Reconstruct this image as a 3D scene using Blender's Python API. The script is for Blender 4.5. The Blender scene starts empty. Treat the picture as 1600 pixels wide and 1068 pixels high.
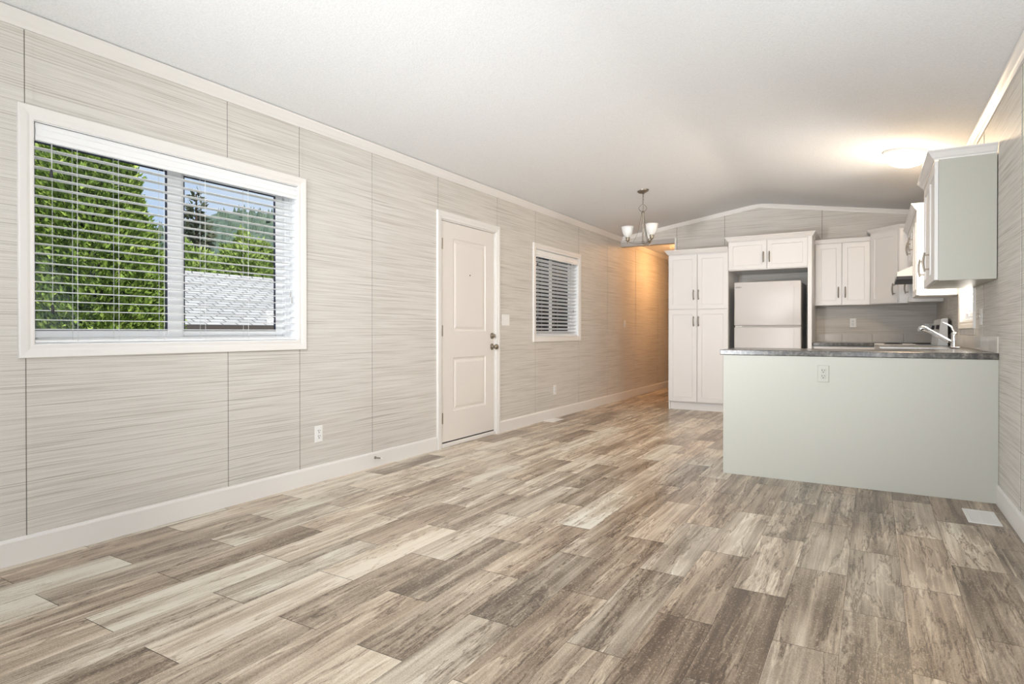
import bpy, math, random
import numpy as np
from mathutils import Vector, Matrix
random.seed(7); rng = np.random.default_rng(7)
SC = bpy.context.scene
COL = SC.collection
R = math.radians
PI = math.pi

# ------------------------------------------------------------------ camera
cam_d = bpy.data.cameras.new('camera'); cam = bpy.data.objects.new('camera', cam_d); COL.objects.link(cam)
cam.location = (3.323, 0.0, 1.0464)
cam.rotation_euler = (R(90 - 0.3355), R(0.0202), R(30.7423))
cam_d.sensor_fit = 'HORIZONTAL'; cam_d.sensor_width = 36.0
cam_d.lens = 947.93 * 36 / 1600
cam_d.shift_y = (523.57 - 534.0) / 1600
cam_d.clip_start = 0.05; cam_d.clip_end = 2000
SC.camera = cam
vs = SC.view_settings
SC.display_settings.display_device = 'sRGB'
vs.view_transform = 'Standard'; vs.look = 'None'; vs.gamma = 1.0; vs.use_curve_mapping = False
vs.exposure = 0.0

# ------------------------------------------------------------------ world sky
w = bpy.data.worlds.new('world'); SC.world = w; w.use_nodes = True
nt = w.node_tree; nt.nodes.clear()
tc = nt.nodes.new('ShaderNodeTexCoord')
mp = nt.nodes.new('ShaderNodeMapping'); mp.inputs['Scale'].default_value = (1.6, 1.6, 5.0)
nz = nt.nodes.new('ShaderNodeTexNoise'); nz.inputs['Scale'].default_value = 2.2; nz.inputs['Detail'].default_value = 6
rp = nt.nodes.new('ShaderNodeValToRGB')
rp.color_ramp.elements[0].position = 0.42; rp.color_ramp.elements[0].color = (0.56, 0.70, 0.93, 1)
rp.color_ramp.elements[1].position = 0.68; rp.color_ramp.elements[1].color = (0.88, 0.92, 0.99, 1)
bg = nt.nodes.new('ShaderNodeBackground'); bg.inputs['Strength'].default_value = 1.0
wo = nt.nodes.new('ShaderNodeOutputWorld')
L = nt.links
L.new(tc.outputs['Generated'], mp.inputs['Vector']); L.new(mp.outputs['Vector'], nz.inputs['Vector'])
L.new(nz.outputs['Fac'], rp.inputs['Fac']); L.new(rp.outputs['Color'], bg.inputs['Color']); L.new(bg.outputs[0], wo.inputs[0])

# ------------------------------------------------------------------ lights
def light(name, kind, loc, energy, color, rot=(0, 0, 0), **kw):
    d = bpy.data.lights.new(name, kind); d.energy = energy; d.color = color
    for k, v in kw.items(): setattr(d, k, v)
    o = bpy.data.objects.new(name, d); COL.objects.link(o); o.location = loc; o.rotation_euler = rot
    return o
# sun: high over the roof from the right (+X) side
sd = Vector((-0.62, 0.30, -0.72))
light('sun', 'SUN', (10, -4, 12), 4.2, (1.0, 0.95, 0.86), sd.to_track_quat('-Z', 'Y').to_euler(), angle=R(0.6))
def aim(*d): return Vector(d).to_track_quat('-Z', 'Y').to_euler()
DAY = (0.93, 0.965, 1.0)
# added fill lights set in two unseen, added windows: rear wall and right wall
light('rear_window_fill', 'AREA', (1.99, -2.93, 1.45), 10, DAY, aim(0, 1, 0), shape='RECTANGLE', size=3.2, size_y=1.7)
light('side_window_fill', 'AREA', (3.995, 2.1, 1.5), 17, DAY, aim(-1, .3, .5), shape='RECTANGLE', size=2.6, size_y=1.0)
# daylight entering between the slats of the kitchen window
light('kitchen_window_daylight', 'AREA', (4.045, 6.09, 1.58), 34, (1.0, .93, .84), aim(-1, 0, .12), shape='RECTANGLE', size=.7, size_y=.82)
# added fill lights behind and below the camera, with no fixtures
light('below_camera_fill', 'AREA', (3.3, -.15, .35), 56, DAY, aim(-.15, .45, 1), shape='DISK', size=.5)
light('left_up_fill', 'AREA', (.7, -1.6, 1.0), 14, DAY, aim(.5, .65, .6), shape='DISK', size=.8)
light('left_side_fill', 'AREA', (.3, -1.3, 1.2), 19, DAY, aim(1, 1.0, 0), shape='DISK', size=.8, spread=1.1)
light('centre_up_fill', 'AREA', (1.2, -1.5, .5), 17, DAY, aim(.06, 1, .37), shape='DISK', size=.6, spread=1.0)
light('far_up_fill', 'AREA', (1.3, -1.4, .5), 4.2, DAY, aim(.02, 1, .25), shape='DISK', size=.6, spread=.6)
light('down_room_fill', 'AREA', (2.6, -.8, 2.35), 27, (.97, .985, 1.0), aim(-.30, 1, -.26), shape='DISK', size=.8, spread=1.1)
# ------------------------------------------------------------------ material helpers
def new_mat(name):
    m = bpy.data.materials.new(name); m.use_nodes = True
    n = m.node_tree; b = n.nodes['Principled BSDF']
    return m, n, b
def N(n, t, **kw):
    x = n.nodes.new(t)
    for k, v in kw.items():
        if hasattr(x, k): setattr(x, k, v)
        else: x.inputs[k].default_value = v
    return x
def srgb(r, g, b):
    f = lambda c: ((c / 255) / 12.92) if c / 255 <= 0.04045 else (((c / 255) + 0.055) / 1.055) ** 2.4
    return (f(r), f(g), f(b), 1)
def simple(name, col, rough=0.5, metal=0.0, bump=0, bscale=200, spec=0.5, vary=0.0):
    m, n, b = new_mat(name)
    b.inputs['Base Color'].default_value = col; b.inputs['Roughness'].default_value = rough
    b.inputs['Metallic'].default_value = metal; b.inputs['Specular IOR Level'].default_value = spec
    tcn = N(n, 'ShaderNodeTexCoord')
    nz = N(n, 'ShaderNodeTexNoise', Scale=bscale, Detail=3.0)
    n.links.new(tcn.outputs['Object'], nz.inputs['Vector'])
    if vary:
        mx = N(n, 'ShaderNodeMixRGB', blend_type='MULTIPLY'); mx.inputs[0].default_value = 1
        cr = N(n, 'ShaderNodeValToRGB'); lo = 1 - vary
        cr.color_ramp.elements[0].position = .3; cr.color_ramp.elements[1].position = .7
        cr.color_ramp.elements[0].color = (lo, lo, lo, 1); cr.color_ramp.elements[1].color = (1, 1, 1, 1)
        n.links.new(nz.outputs['Fac'], cr.inputs[0]); mx.inputs[1].default_value = col
        n.links.new(cr.outputs[0], mx.inputs[2]); n.links.new(mx.outputs[0], b.inputs['Base Color'])
    if bump:
        bp = N(n, 'ShaderNodeBump', Strength=bump, Distance=0.002)
        n.links.new(nz.outputs['Fac'], bp.inputs['Height']); n.links.new(bp.outputs[0], b.inputs['Normal'])
    return m

WHITE = (0.80, 0.78, 0.755, 1)
M = {}
M['trim'] = simple('trim_paint', (0.78, 0.755, 0.725, 1), 0.38, bump=.05, bscale=60)
M['door'] = simple('door_paint', (0.76, 0.715, 0.67, 1), 0.4, bump=.05, bscale=60)
M['cab'] = simple('cabinet_white', (0.77, 0.75, 0.735, 1), 0.32, bump=.04, bscale=40)
M['cabside'] = simple('cabinet_side_laminate', (0.50, 0.495, 0.44, 1), 0.45, bump=.05, bscale=120, vary=.03)
M['pvc'] = simple('window_vinyl', (0.90, 0.91, 0.92, 1), 0.3, bump=.02, bscale=50)
M['blind'] = simple('blind_white', (0.84, 0.845, 0.85, 1), 0.42, bump=.03, bscale=90)
M['cord'] = simple('cord_white', (0.75, 0.75, 0.74, 1), 0.8)
M['black'] = simple('dark_plastic', (0.03, 0.03, 0.035, 1), 0.5)
M['gasket'] = simple('dark_gasket', (0.035, 0.04, 0.07, 1), 0.5)
M['nickel'] = simple('brushed_nickel', (0.30, 0.27, 0.23, 1), 0.36, 1.0)
M['chrome'] = simple('chrome', (0.66, 0.66, 0.67, 1), 0.08, 1.0)
M['antique'] = simple('aged_nickel', (0.30, 0.26, 0.2, 1), 0.35, 1.0)
M['fridge'] = simple('fridge_enamel', (0.63, 0.605, 0.595, 1), 0.3, bump=.08, bscale=500)
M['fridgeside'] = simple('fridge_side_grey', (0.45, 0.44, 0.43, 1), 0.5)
M['plate'] = simple('cover_plate_plastic', (0.84, 0.83, 0.81, 1), 0.35)
M['slot'] = simple('outlet_slot_dark', (0.02, 0.02, 0.02, 1), 0.6)
M['ventgrey'] = simple('vent_enamel', (0.80, 0.79, 0.76, 1), 0.4)
M['logo'] = simple('badge_grey', (0.12, 0.12, 0.13, 1), 0.4)
M['steel'] = simple('sink_steel', (0.62, 0.62, 0.62, 1), 0.25, 1.0)
M['enamel'] = simple('range_enamel', (0.80, 0.80, 0.79, 1), 0.25)
M['glassblack'] = simple('black_glass', (0.01, 0.01, 0.012, 1), 0.08)
M['shade'] = simple('frosted_shade', (0.76, 0.75, 0.73, 1), 0.4)
M['shade'].node_tree.nodes['Principled BSDF'].inputs['Subsurface Weight'].default_value = 0.0
M['header'] = simple('header_paint', (0.46, 0.43, 0.41, 1), 0.6)
M['asphalt_dark'] = simple('eave_dark_board', (0.10, 0.08, 0.075, 1), 0.8)  # plain dark colour of the eave boards and gable infill
M['siding'] = simple('siding_white', (0.72, 0.72, 0.72, 1), 0.7, vary=.1, bscale=8)
M['bark'] = simple('bark', (0.10, 0.07, 0.05, 1), 0.9, bump=.5, bscale=20, vary=.4)
M['lawn'] = simple('lawn', (0.10, 0.16, 0.04, 1), 0.9, bump=.4, bscale=30, vary=.5)

def mat_wallpaper():
    m, n, b = new_mat('woven_wall_panel')
    b.inputs['Roughness'].default_value = 0.55; b.inputs['Specular IOR Level'].default_value = 0.3
    g = N(n, 'ShaderNodeNewGeometry'); sep = N(n, 'ShaderNodeSeparateXYZ'); n.links.new(g.outputs['Position'], sep.inputs[0])
    add = N(n, 'ShaderNodeMath', operation='ADD'); n.links.new(sep.outputs['X'], add.inputs[0]); n.links.new(sep.outputs['Y'], add.inputs[1])
    def layer(hs, zs, det, seed, rough=.6):
        a = N(n, 'ShaderNodeMath', operation='MULTIPLY'); a.inputs[1].default_value = hs; n.links.new(add.outputs[0], a.inputs[0])
        z = N(n, 'ShaderNodeMath', operation='MULTIPLY'); z.inputs[1].default_value = zs; n.links.new(sep.outputs['Z'], z.inputs[0])
        c = N(n, 'ShaderNodeCombineXYZ'); c.inputs[2].default_value = seed
        n.links.new(a.outputs[0], c.inputs[0]); n.links.new(z.outputs[0], c.inputs[1])
        t = N(n, 'ShaderNodeTexNoise', Scale=1.0, Detail=det, Roughness=rough); n.links.new(c.outputs[0], t.inputs['Vector'])
        return t
    t1 = layer(1.8, 230, 3, 1.0); t2 = layer(.9, 75, 3, 7.0); t3 = layer(.5, 2.2, 2, 3.0); t4 = layer(260, 330, 1, 5.0)
    t5 = layer(1.0, 170, 2, 11.0)
    def ramp(t, p0, c0, p1, c1):
        r = N(n, 'ShaderNodeValToRGB'); e = r.color_ramp.elements
        e[0].position = p0; e[0].color = c0; e[1].position = p1; e[1].color = c1
        n.links.new(t.outputs['Fac'], r.inputs[0]); return r
    def mul(a, bb):
        x = N(n, 'ShaderNodeMixRGB', blend_type='MULTIPLY'); x.inputs[0].default_value = 1
        n.links.new(a.outputs[0], x.inputs[1]); n.links.new(bb.outputs[0], x.inputs[2]); return x
    base = ramp(t3, .3, (0.66, 0.63, 0.585, 1), .7, (0.695, 0.665, 0.62, 1))
    s1 = ramp(t1, .34, (0.80, 0.785, 0.765, 1), .52, (1, 1, 1, 1))
    s2 = ramp(t2, .34, (0.87, 0.855, 0.84, 1), .50, (1, 1, 1, 1))
    s5 = ramp(t5, .35, (0.70, 0.68, 0.655, 1), .42, (1, 1, 1, 1))
    s4 = ramp(t4, .3, (0.95, 0.95, 0.95, 1), .7, (1.04, 1.04, 1.04, 1))
    c = mul(mul(mul(mul(base, s1), s2), s5), s4)
    n.links.new(c.outputs[0], b.inputs['Base Color'])
    bp = N(n, 'ShaderNodeBump', Strength=.15, Distance=.0015); n.links.new(t1.outputs['Fac'], bp.inputs['Height']); n.links.new(bp.outputs[0], b.inputs['Normal'])
    return m
M['wall'] = mat_wallpaper()

def mat_ceiling():
    m, n, b = new_mat('stippled_ceiling')
    b.inputs['Roughness'].default_value = .85; b.inputs['Specular IOR Level'].default_value = .2
    g = N(n, 'ShaderNodeNewGeometry')
    t = N(n, 'ShaderNodeTexNoise', Scale=95.0, Detail=3.0, Roughness=.7); n.links.new(g.outputs['Position'], t.inputs['Vector'])
    r = N(n, 'ShaderNodeValToRGB'); r.color_ramp.elements[0].position = .3; r.color_ramp.elements[1].position = .65
    r.color_ramp.elements[0].color = (0.77, 0.775, 0.785, 1); r.color_ramp.elements[1].color = (0.86, 0.865, 0.872, 1)
    n.links.new(t.outputs['Fac'], r.inputs[0]); n.links.new(r.outputs[0], b.inputs['Base Color'])
    bp = N(n, 'ShaderNodeBump', Strength=.55, Distance=.004); n.links.new(t.outputs['Fac'], bp.inputs['Height']); n.links.new(bp.outputs[0], b.inputs['Normal'])
    return m
M['ceiling'] = mat_ceiling()

def mat_floor():
    m, n, b = new_mat('vinyl_plank_stone')
    g = N(n, 'ShaderNodeNewGeometry'); sep = N(n, 'ShaderNodeSeparateXYZ'); n.links.new(g.outputs['Position'], sep.inputs[0])
    at = N(n, 'ShaderNodeAttribute', attribute_name='seed'); tn = N(n, 'ShaderNodeAttribute', attribute_name='tone')
    hu = N(n, 'ShaderNodeAttribute', attribute_name='hue')
    def M2(op, a, bb, c=None):
        x = N(n, 'ShaderNodeMath', operation=op)
        for i, v in enumerate((a, bb, c)):
            if v is None: continue
            if isinstance(v, (int, float)): x.inputs[i].default_value = v
            else: n.links.new(v, x.inputs[i])
        return x.outputs[0]
    # gentle sideways wander of the grain along the plank
    def noise(sx, sy, det, off, dist=0.0, rough=.55):
        c = N(n, 'ShaderNodeCombineXYZ')
        n.links.new(M2('MULTIPLY', sep.outputs['X'], sx), c.inputs[0]); n.links.new(M2('MULTIPLY', sep.outputs['Y'], sy), c.inputs[1])
        n.links.new(M2('MULTIPLY_ADD', at.outputs['Fac'], 71.0, off), c.inputs[2])
        t = N(n, 'ShaderNodeTexNoise', Scale=1.0, Detail=det, Roughness=rough, Distortion=dist); n.links.new(c.outputs[0], t.inputs['Vector'])
        return t.outputs['Fac']
    band = noise(13, .9, 3, 0.0, .25)
    fine = noise(62, 1.6, 4, 9.0, .15, .68)
    warp = noise(9, 1.0, 5, 17.0, .30, .62)
    grit = noise(300, 230, 3, 3.0, 0, .75)
    spk = noise(150, 100, 3, 5.0, .6, .7)
    cloud = noise(5, 2.6, 2, 31.0)
    v = M2('MULTIPLY_ADD', M2('SUBTRACT', band, .5), 1.3, 0.44)
    v = M2('ADD', v, M2('MULTIPLY', M2('SUBTRACT', fine, .5), .85))
    v = M2('ADD', v, M2('MULTIPLY', M2('SUBTRACT', cloud, .5), .55))
    v = M2('ADD', v, M2('MULTIPLY', M2('SUBTRACT', grit, .5), .85))
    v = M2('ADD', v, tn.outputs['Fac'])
    # vein: thin dark wandering line
    av = M2('ABSOLUTE', M2('SUBTRACT', warp, .5), 0)
    vein = N(n, 'ShaderNodeMapRange'); vein.inputs['From Min'].default_value = 0.0; vein.inputs['From Max'].default_value = .013
    vein.inputs['To Min'].default_value = -.36; vein.inputs['To Max'].default_value = 0; n.links.new(av, vein.inputs['Value'])
    v = M2('ADD', v, vein.outputs[0])
    av2 = M2('ABSOLUTE', M2('SUBTRACT', warp, .545), 0)
    ve2 = N(n, 'ShaderNodeMapRange'); ve2.inputs['From Min'].default_value = 0.0; ve2.inputs['From Max'].default_value = .022
    ve2.inputs['To Min'].default_value = .20; ve2.inputs['To Max'].default_value = 0; n.links.new(av2, ve2.inputs['Value'])
    v = M2('ADD', v, ve2.outputs[0])
    # light speckles inside the dark bands
    sp = N(n, 'ShaderNodeMapRange'); sp.inputs['From Min'].default_value = .55; sp.inputs['From Max'].default_value = .64
    sp.inputs['To Min'].default_value = 0; sp.inputs['To Max'].default_value = .36; n.links.new(spk, sp.inputs['Value'])
    dk = N(n, 'ShaderNodeMapRange'); dk.inputs['From Min'].default_value = .25; dk.inputs['From Max'].default_value = .5
    dk.inputs['To Min'].default_value = 1; dk.inputs['To Max'].default_value = 0.1; n.links.new(v, dk.inputs['Value'])
    v = M2('ADD', v, M2('MULTIPLY', sp.outputs[0], dk.outputs[0]))
    r = N(n, 'ShaderNodeValToRGB'); e = r.color_ramp.elements
    e[0].position = 0.0; e[0].color = srgb(92, 79, 69)
    e[1].position = 1.0; e[1].color = srgb(228, 221, 208)
    e2 = e.new(.28); e2.color = srgb(132, 117, 102)
    e3 = e.new(.5); e3.color = srgb(170, 155, 139)
    e4 = e.new(.72); e4.color = srgb(203, 190, 173)
    n.links.new(v, r.inputs[0])
    mx = N(n, 'ShaderNodeMixRGB', blend_type='MULTIPLY'); mx.inputs[0].default_value = 1
    hr = N(n, 'ShaderNodeValToRGB'); hr.color_ramp.elements[0].color = (1.0, .945, .88, 1); hr.color_ramp.elements[1].color = (.97, 1.0, .99, 1)
    n.links.new(hu.outputs['Fac'], hr.inputs[0]); n.links.new(r.outputs[0], mx.inputs[1]); n.links.new(hr.outputs[0], mx.inputs[2])
    n.links.new(mx.outputs[0], b.inputs['Base Color'])
    b.inputs['Roughness'].default_value = .32; b.inputs['Specular IOR Level'].default_value = .45
    bp = N(n, 'ShaderNodeBump', Strength=.12, Distance=.002); n.links.new(fine, bp.inputs['Height']); n.links.new(bp.outputs[0], b.inputs['Normal'])
    return m
M['floor'] = mat_floor()
M['grout'] = simple('plank_gap', (0.10, 0.085, 0.07, 1), .8)

def mat_counter():
    m, n, b = new_mat('speckled_dark_laminate')
    g = N(n, 'ShaderNodeNewGeometry')
    t = N(n, 'ShaderNodeTexNoise', Scale=28.0, Detail=6.0, Roughness=.75); n.links.new(g.outputs['Position'], t.inputs['Vector'])
    r = N(n, 'ShaderNodeValToRGB'); e = r.color_ramp.elements
    e[0].position = .35; e[0].color = (0.035, 0.032, 0.03, 1); e[1].position = .7; e[1].color = (0.22, 0.20, 0.17, 1)
    x = e.new(.5); x.color = (0.075, 0.068, 0.06, 1)
    n.links.new(t.outputs['Fac'], r.inputs[0]); n.links.new(r.outputs[0], b.inputs['Base Color'])
    b.inputs['Roughness'].default_value = .22
    return m
M['counter'] = mat_counter()

def mat_foliage(name, c0, c1, c2, scale):
    m, n, b = new_mat(name); g = N(n, 'ShaderNodeNewGeometry')
    t = N(n, 'ShaderNodeTexNoise', Scale=scale, Detail=4.0, Roughness=.7); n.links.new(g.outputs['Position'], t.inputs['Vector'])
    r = N(n, 'ShaderNodeValToRGB'); e = r.color_ramp.elements
    e[0].position = .3; e[0].color = c0; e[1].position = .72; e[1].color = c2; x = e.new(.5); x.color = c1
    n.links.new(t.outputs['Fac'], r.inputs[0]); n.links.new(r.outputs[0], b.inputs['Base Color'])
    b.inputs['Roughness'].default_value = .7; b.inputs['Specular IOR Level'].default_value = .2
    return m
M['cedar'] = mat_foliage('cedar_foliage', (.045, .085, .02, 1), (.20, .30, .05, 1), (.60, .70, .17, 1), 11)
M['shrub'] = mat_foliage('shrub_foliage', (.07, .12, .03, 1), (.28, .38, .09, 1), (.62, .72, .24, 1), 5)
M['pine'] = mat_foliage('pine_foliage', (.05, .065, .04, 1), (.10, .115, .07, 1), (.2, .2, .13, 1), 6)
M['forest'] = mat_foliage('far_forest', (.075, .11, .085, 1), (.11, .155, .11, 1), (.19, .24, .16, 1), .35)

def mat_shingle():
    m, n, b = new_mat('grey_shingles'); g = N(n, 'ShaderNodeTexCoord')
    br = N(n, 'ShaderNodeTexBrick', Scale=1.0); br.inputs['Brick Width'].default_value = .30; br.inputs['Row Height'].default_value = .14
    br.inputs['Mortar Size'].default_value = .018; br.inputs['Mortar Smooth'].default_value = .3
    br.inputs['Color1'].default_value = (.60, .585, .585, 1); br.inputs['Color2'].default_value = (.47, .455, .455, 1); br.inputs['Mortar'].default_value = (.17, .16, .16, 1)
    n.links.new(g.outputs['UV'], br.inputs['Vector']); n.links.new(br.outputs[0], b.inputs['Base Color'])
    b.inputs['Roughness'].default_value = .9
    return m
M['shingle'] = mat_shingle()

def mat_glass(name='window_glass'):
    m, n, b = new_mat(name)
    out = n.nodes['Material Output']; n.nodes.remove(b)
    tr = N(n, 'ShaderNodeBsdfTransparent'); tr.inputs[0].default_value = (.96, .98, .98, 1)
    gl = N(n, 'ShaderNodeBsdfGlossy'); gl.inputs['Roughness'].default_value = .02
    fr = N(n, 'ShaderNodeFresnel'); fr.inputs['IOR'].default_value = 1.24
    mx = N(n, 'ShaderNodeMixShader'); n.links.new(fr.outputs[0], mx.inputs[0]); n.links.new(tr.outputs[0], mx.inputs[1]); n.links.new(gl.outputs[0], mx.inputs[2])
    n.links.new(mx.outputs[0], out.inputs[0])
    return m
M['glass'] = mat_glass()
def mat_emit(name, col, s):
    m, n, b = new_mat(name); b.inputs['Base Color'].default_value = (.9, .88, .85, 1)
    b.inputs['Emission Color'].default_value = col; b.inputs['Emission Strength'].default_value = s
    return m
M['lampglass'] = mat_emit('lit_lamp_glass', (1, .74, .47, 1), 80.0)
M['halllamp'] = mat_emit('lit_hall_lamp_glass', (1, .52, .20, 1), 90.0)

# ------------------------------------------------------------------ mesh helpers
class MB:
    def __init__(s): s.v = []; s.f = []; s.sm = []; s.uv = None
    def add(s, vs_, fs, smooth=False):
        o = len(s.v); s.v += [tuple(map(float, p)) for p in vs_]
        s.f += [tuple(i + o for i in f) for f in fs]; s.sm += [smooth] * len(fs); return s
    def box(s, x0, y0, z0, x1, y1, z1, bev=0.0):
        x0, x1 = sorted((x0, x1)); y0, y1 = sorted((y0, y1)); z0, z1 = sorted((z0, z1))
        b = min(bev, (x1 - x0) * .45, (y1 - y0) * .45, (z1 - z0) * .45)
        if b <= 1e-6:
            v = [(x, y, z) for x in (x0, x1) for y in (y0, y1) for z in (z0, z1)]
            return s.add(v, [(0, 1, 3, 2), (4, 6, 7, 5), (0, 4, 5, 1), (2, 3, 7, 6), (0, 2, 6, 4), (1, 5, 7, 3)])
        v = []; idx = {}
        for sx in (0, 1):
            for sy in (0, 1):
                for sz in (0, 1):
                    X = (x0, x1)[sx]; Y = (y0, y1)[sy]; Z = (z0, z1)[sz]
                    dx = b if sx == 0 else -b; dy = b if sy == 0 else -b; dz = b if sz == 0 else -b
                    for k, p in (('x', (X, Y + dy, Z + dz)), ('y', (X + dx, Y, Z + dz)), ('z', (X + dx, Y + dy, Z))):
                        idx[(sx, sy, sz, k)] = len(v); v.append(p)
        F = []
        for sx in (0, 1): F.append([idx[(sx, a, c, 'x')] for a, c in ((0, 0), (0, 1), (1, 1), (1, 0))][::(1 if sx == 0 else -1)])
        for sy in (0, 1): F.append([idx[(a, sy, c, 'y')] for a, c in ((0, 0), (1, 0), (1, 1), (0, 1))][::(1 if sy == 0 else -1)])
        for sz in (0, 1): F.append([idx[(a, c, sz, 'z')] for a, c in ((0, 0), (0, 1), (1, 1), (1, 0))][::(1 if sz == 0 else -1)])
        for a in (0, 1):
            for c in (0, 1):
                F.append([idx[(a, c, 0, 'x')], idx[(a, c, 1, 'x')], idx[(a, c, 1, 'y')], idx[(a, c, 0, 'y')]])
                F.append([idx[(a, 0, c, 'x')], idx[(a, 1, c, 'x')], idx[(a, 1, c, 'z')], idx[(a, 0, c, 'z')]])
                F.append([idx[(0, a, c, 'y')], idx[(1, a, c, 'y')], idx[(1, a, c, 'z')], idx[(0, a, c, 'z')]])
                for d in (0, 1): pass
        for a in (0, 1):
            for c in (0, 1):
                for d in (0, 1): F.append([idx[(a, c, d, 'x')], idx[(a, c, d, 'y')], idx[(a, c, d, 'z')]])
        return s.add(v, F)
    def quad(s, *p): return s.add(p, [tuple(range(len(p)))])
    def prism(s, poly, z0, z1):   # plan polygon
        n = len(poly); v = [(x, y, z0) for x, y in poly] + [(x, y, z1) for x, y in poly]
        return s.add(v, [tuple(range(n))[::-1], tuple(range(n, 2 * n))] + [(i, (i + 1) % n, n + (i + 1) % n, n + i) for i in range(n)])
    def extr(s, poly, axis, a, b):   # polygon in the other two axes (cyclic order), extruded on axis
        def P(p, t): return {'x': (t, p[0], p[1]), 'y': (p[0], t, p[1]), 'z': (p[0], p[1], t)}[axis]
        n = len(poly); v = [P(p, a) for p in poly] + [P(p, b) for p in poly]
        return s.add(v, [tuple(range(n))[::-1], tuple(range(n, 2 * n))] + [(i, (i + 1) % n, n + (i + 1) % n, n + i) for i in range(n)])
    def lathe(s, prof, c=(0, 0, 0), n=24, axis=(0, 0, 1), cap=True):
        q = Vector((0, 0, 1)).rotation_difference(Vector(axis).normalized()); c = Vector(c)
        v = []; f = []
        for r, z in prof:
            for i in range(n):
                a = 2 * PI * i / n; v.append(c + q @ Vector((r * math.cos(a), r * math.sin(a), z)))
        for j in range(len(prof) - 1):
            for i in range(n):
                f.append((j * n + i, j * n + (i + 1) % n, (j + 1) * n + (i + 1) % n, (j + 1) * n + i))
        s.add(v, f, True)
        if cap:
            s.add(v[:n], [tuple(range(n))[::-1]]); s.add(v[-n:], [tuple(range(n))])
        return s
    def tube(s, pts, rad, n=10, cap=True):
        pts = [Vector(p) for p in pts]; k = len(pts)
        rr = rad if hasattr(rad, '__len__') else [rad] * k
        v = []; f = []; up = None
        for i, p in enumerate(pts):
            t = (pts[min(i + 1, k - 1)] - pts[max(i - 1, 0)]).normalized()
            if up is None: up = t.orthogonal().normalized()
            up = (up - t * up.dot(t)).normalized(); sd_ = t.cross(up)
            for j in range(n):
                a = 2 * PI * j / n; v.append(p + (up * math.cos(a) + sd_ * math.sin(a)) * rr[i])
        for i in range(k - 1):
            for j in range(n): f.append((i * n + j, i * n + (j + 1) % n, (i + 1) * n + (j + 1) % n, (i + 1) * n + j))
        s.add(v, f, True)
        if cap: s.add(v[:n], [tuple(range(n))[::-1]]); s.add(v[-n:], [tuple(range(n))])
        return s
    def sweep(s, pts, nrm, prof, closed=False):
        """profile (a, b): a sideways in the plane (left of travel seen along -nrm), b along nrm; mitred"""
        pts = [Vector(p) for p in pts]; nn = Vector(nrm).normalized(); k = len(pts); m = len(prof)
        v = []
        for i in range(k):
            dn = (pts[(i + 1) % k] - pts[i]).normalized() if (closed or i < k - 1) else None
            dp = (pts[i] - pts[i - 1]).normalized() if (closed or i > 0) else None
            if dn is None: dn = dp
            if dp is None: dp = dn
            s1 = nn.cross(dp); s2 = nn.cross(dn); mm = (s1 + s2)
            mm = mm / max(1e-6, (1 + s1.dot(s2)))
            for a, b in prof: v.append(pts[i] + mm * a + nn * b)
        f = []
        for i in range(k if closed else k - 1):
            j2 = (i + 1) % k
            for j in range(m): f.append((i * m + j, i * m + (j + 1) % m, j2 * m + (j + 1) % m, j2 * m + j))
        if not closed: f += [tuple(range(m))[::-1], tuple(range((k - 1) * m, k * m))]
        return s.add(v, f)
    def build(s, name, mat, parent=None, loc=None, rot=None, kind=None, fix=True):
        me = bpy.data.meshes.new(name); me.from_pydata(s.v, [], s.f)
        me.polygons.foreach_set('use_smooth', s.sm)
        if fix:
            import bmesh
            bm = bmesh.new(); bm.from_mesh(me); bmesh.ops.recalc_face_normals(bm, faces=bm.faces); bm.to_mesh(me); bm.free()
        me.materials.append(mat); me.update()
        o = bpy.data.objects.new(name, me); COL.objects.link(o)
        if parent is not None: o.parent = parent
        if loc is not None: o.location = loc
        if rot is not None: o.rotation_euler = rot
        if kind: o['kind'] = kind
        return o
def thing(name, label, cat, loc=(0, 0, 0), rz=0.0, group=None):
    o = bpy.data.objects.new(name, None); COL.objects.link(o); o.location = loc; o.rotation_euler = (0, 0, rz)
    o.empty_display_size = .1
    o['label'] = label; o['category'] = cat
    if group: o['group'] = group
    return o
def tag(o, label, cat, group=None, kind=None):
    o['label'] = label; o['category'] = cat
    if group: o['group'] = group
    if kind: o['kind'] = kind
    return o
def structure(o): o['kind'] = 'structure'; return o
def S(mb, name, mat, parent=None): 
    o = mb.build(name, mat, parent)
    if parent is None: structure(o)
    return o

# ------------------------------------------------------------------ dimensions
W = 3.981; G = 8.849; Y0 = -3.0; Y1 = 13.2; ZS = 2.487; ZR = 2.792; SL = (ZR - ZS) / (W / 2)
def zc(x): return ZS + SL * min(x, W - x)
HX = 0.90         # hall width
T = 0.13          # outer wall thickness

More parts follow.
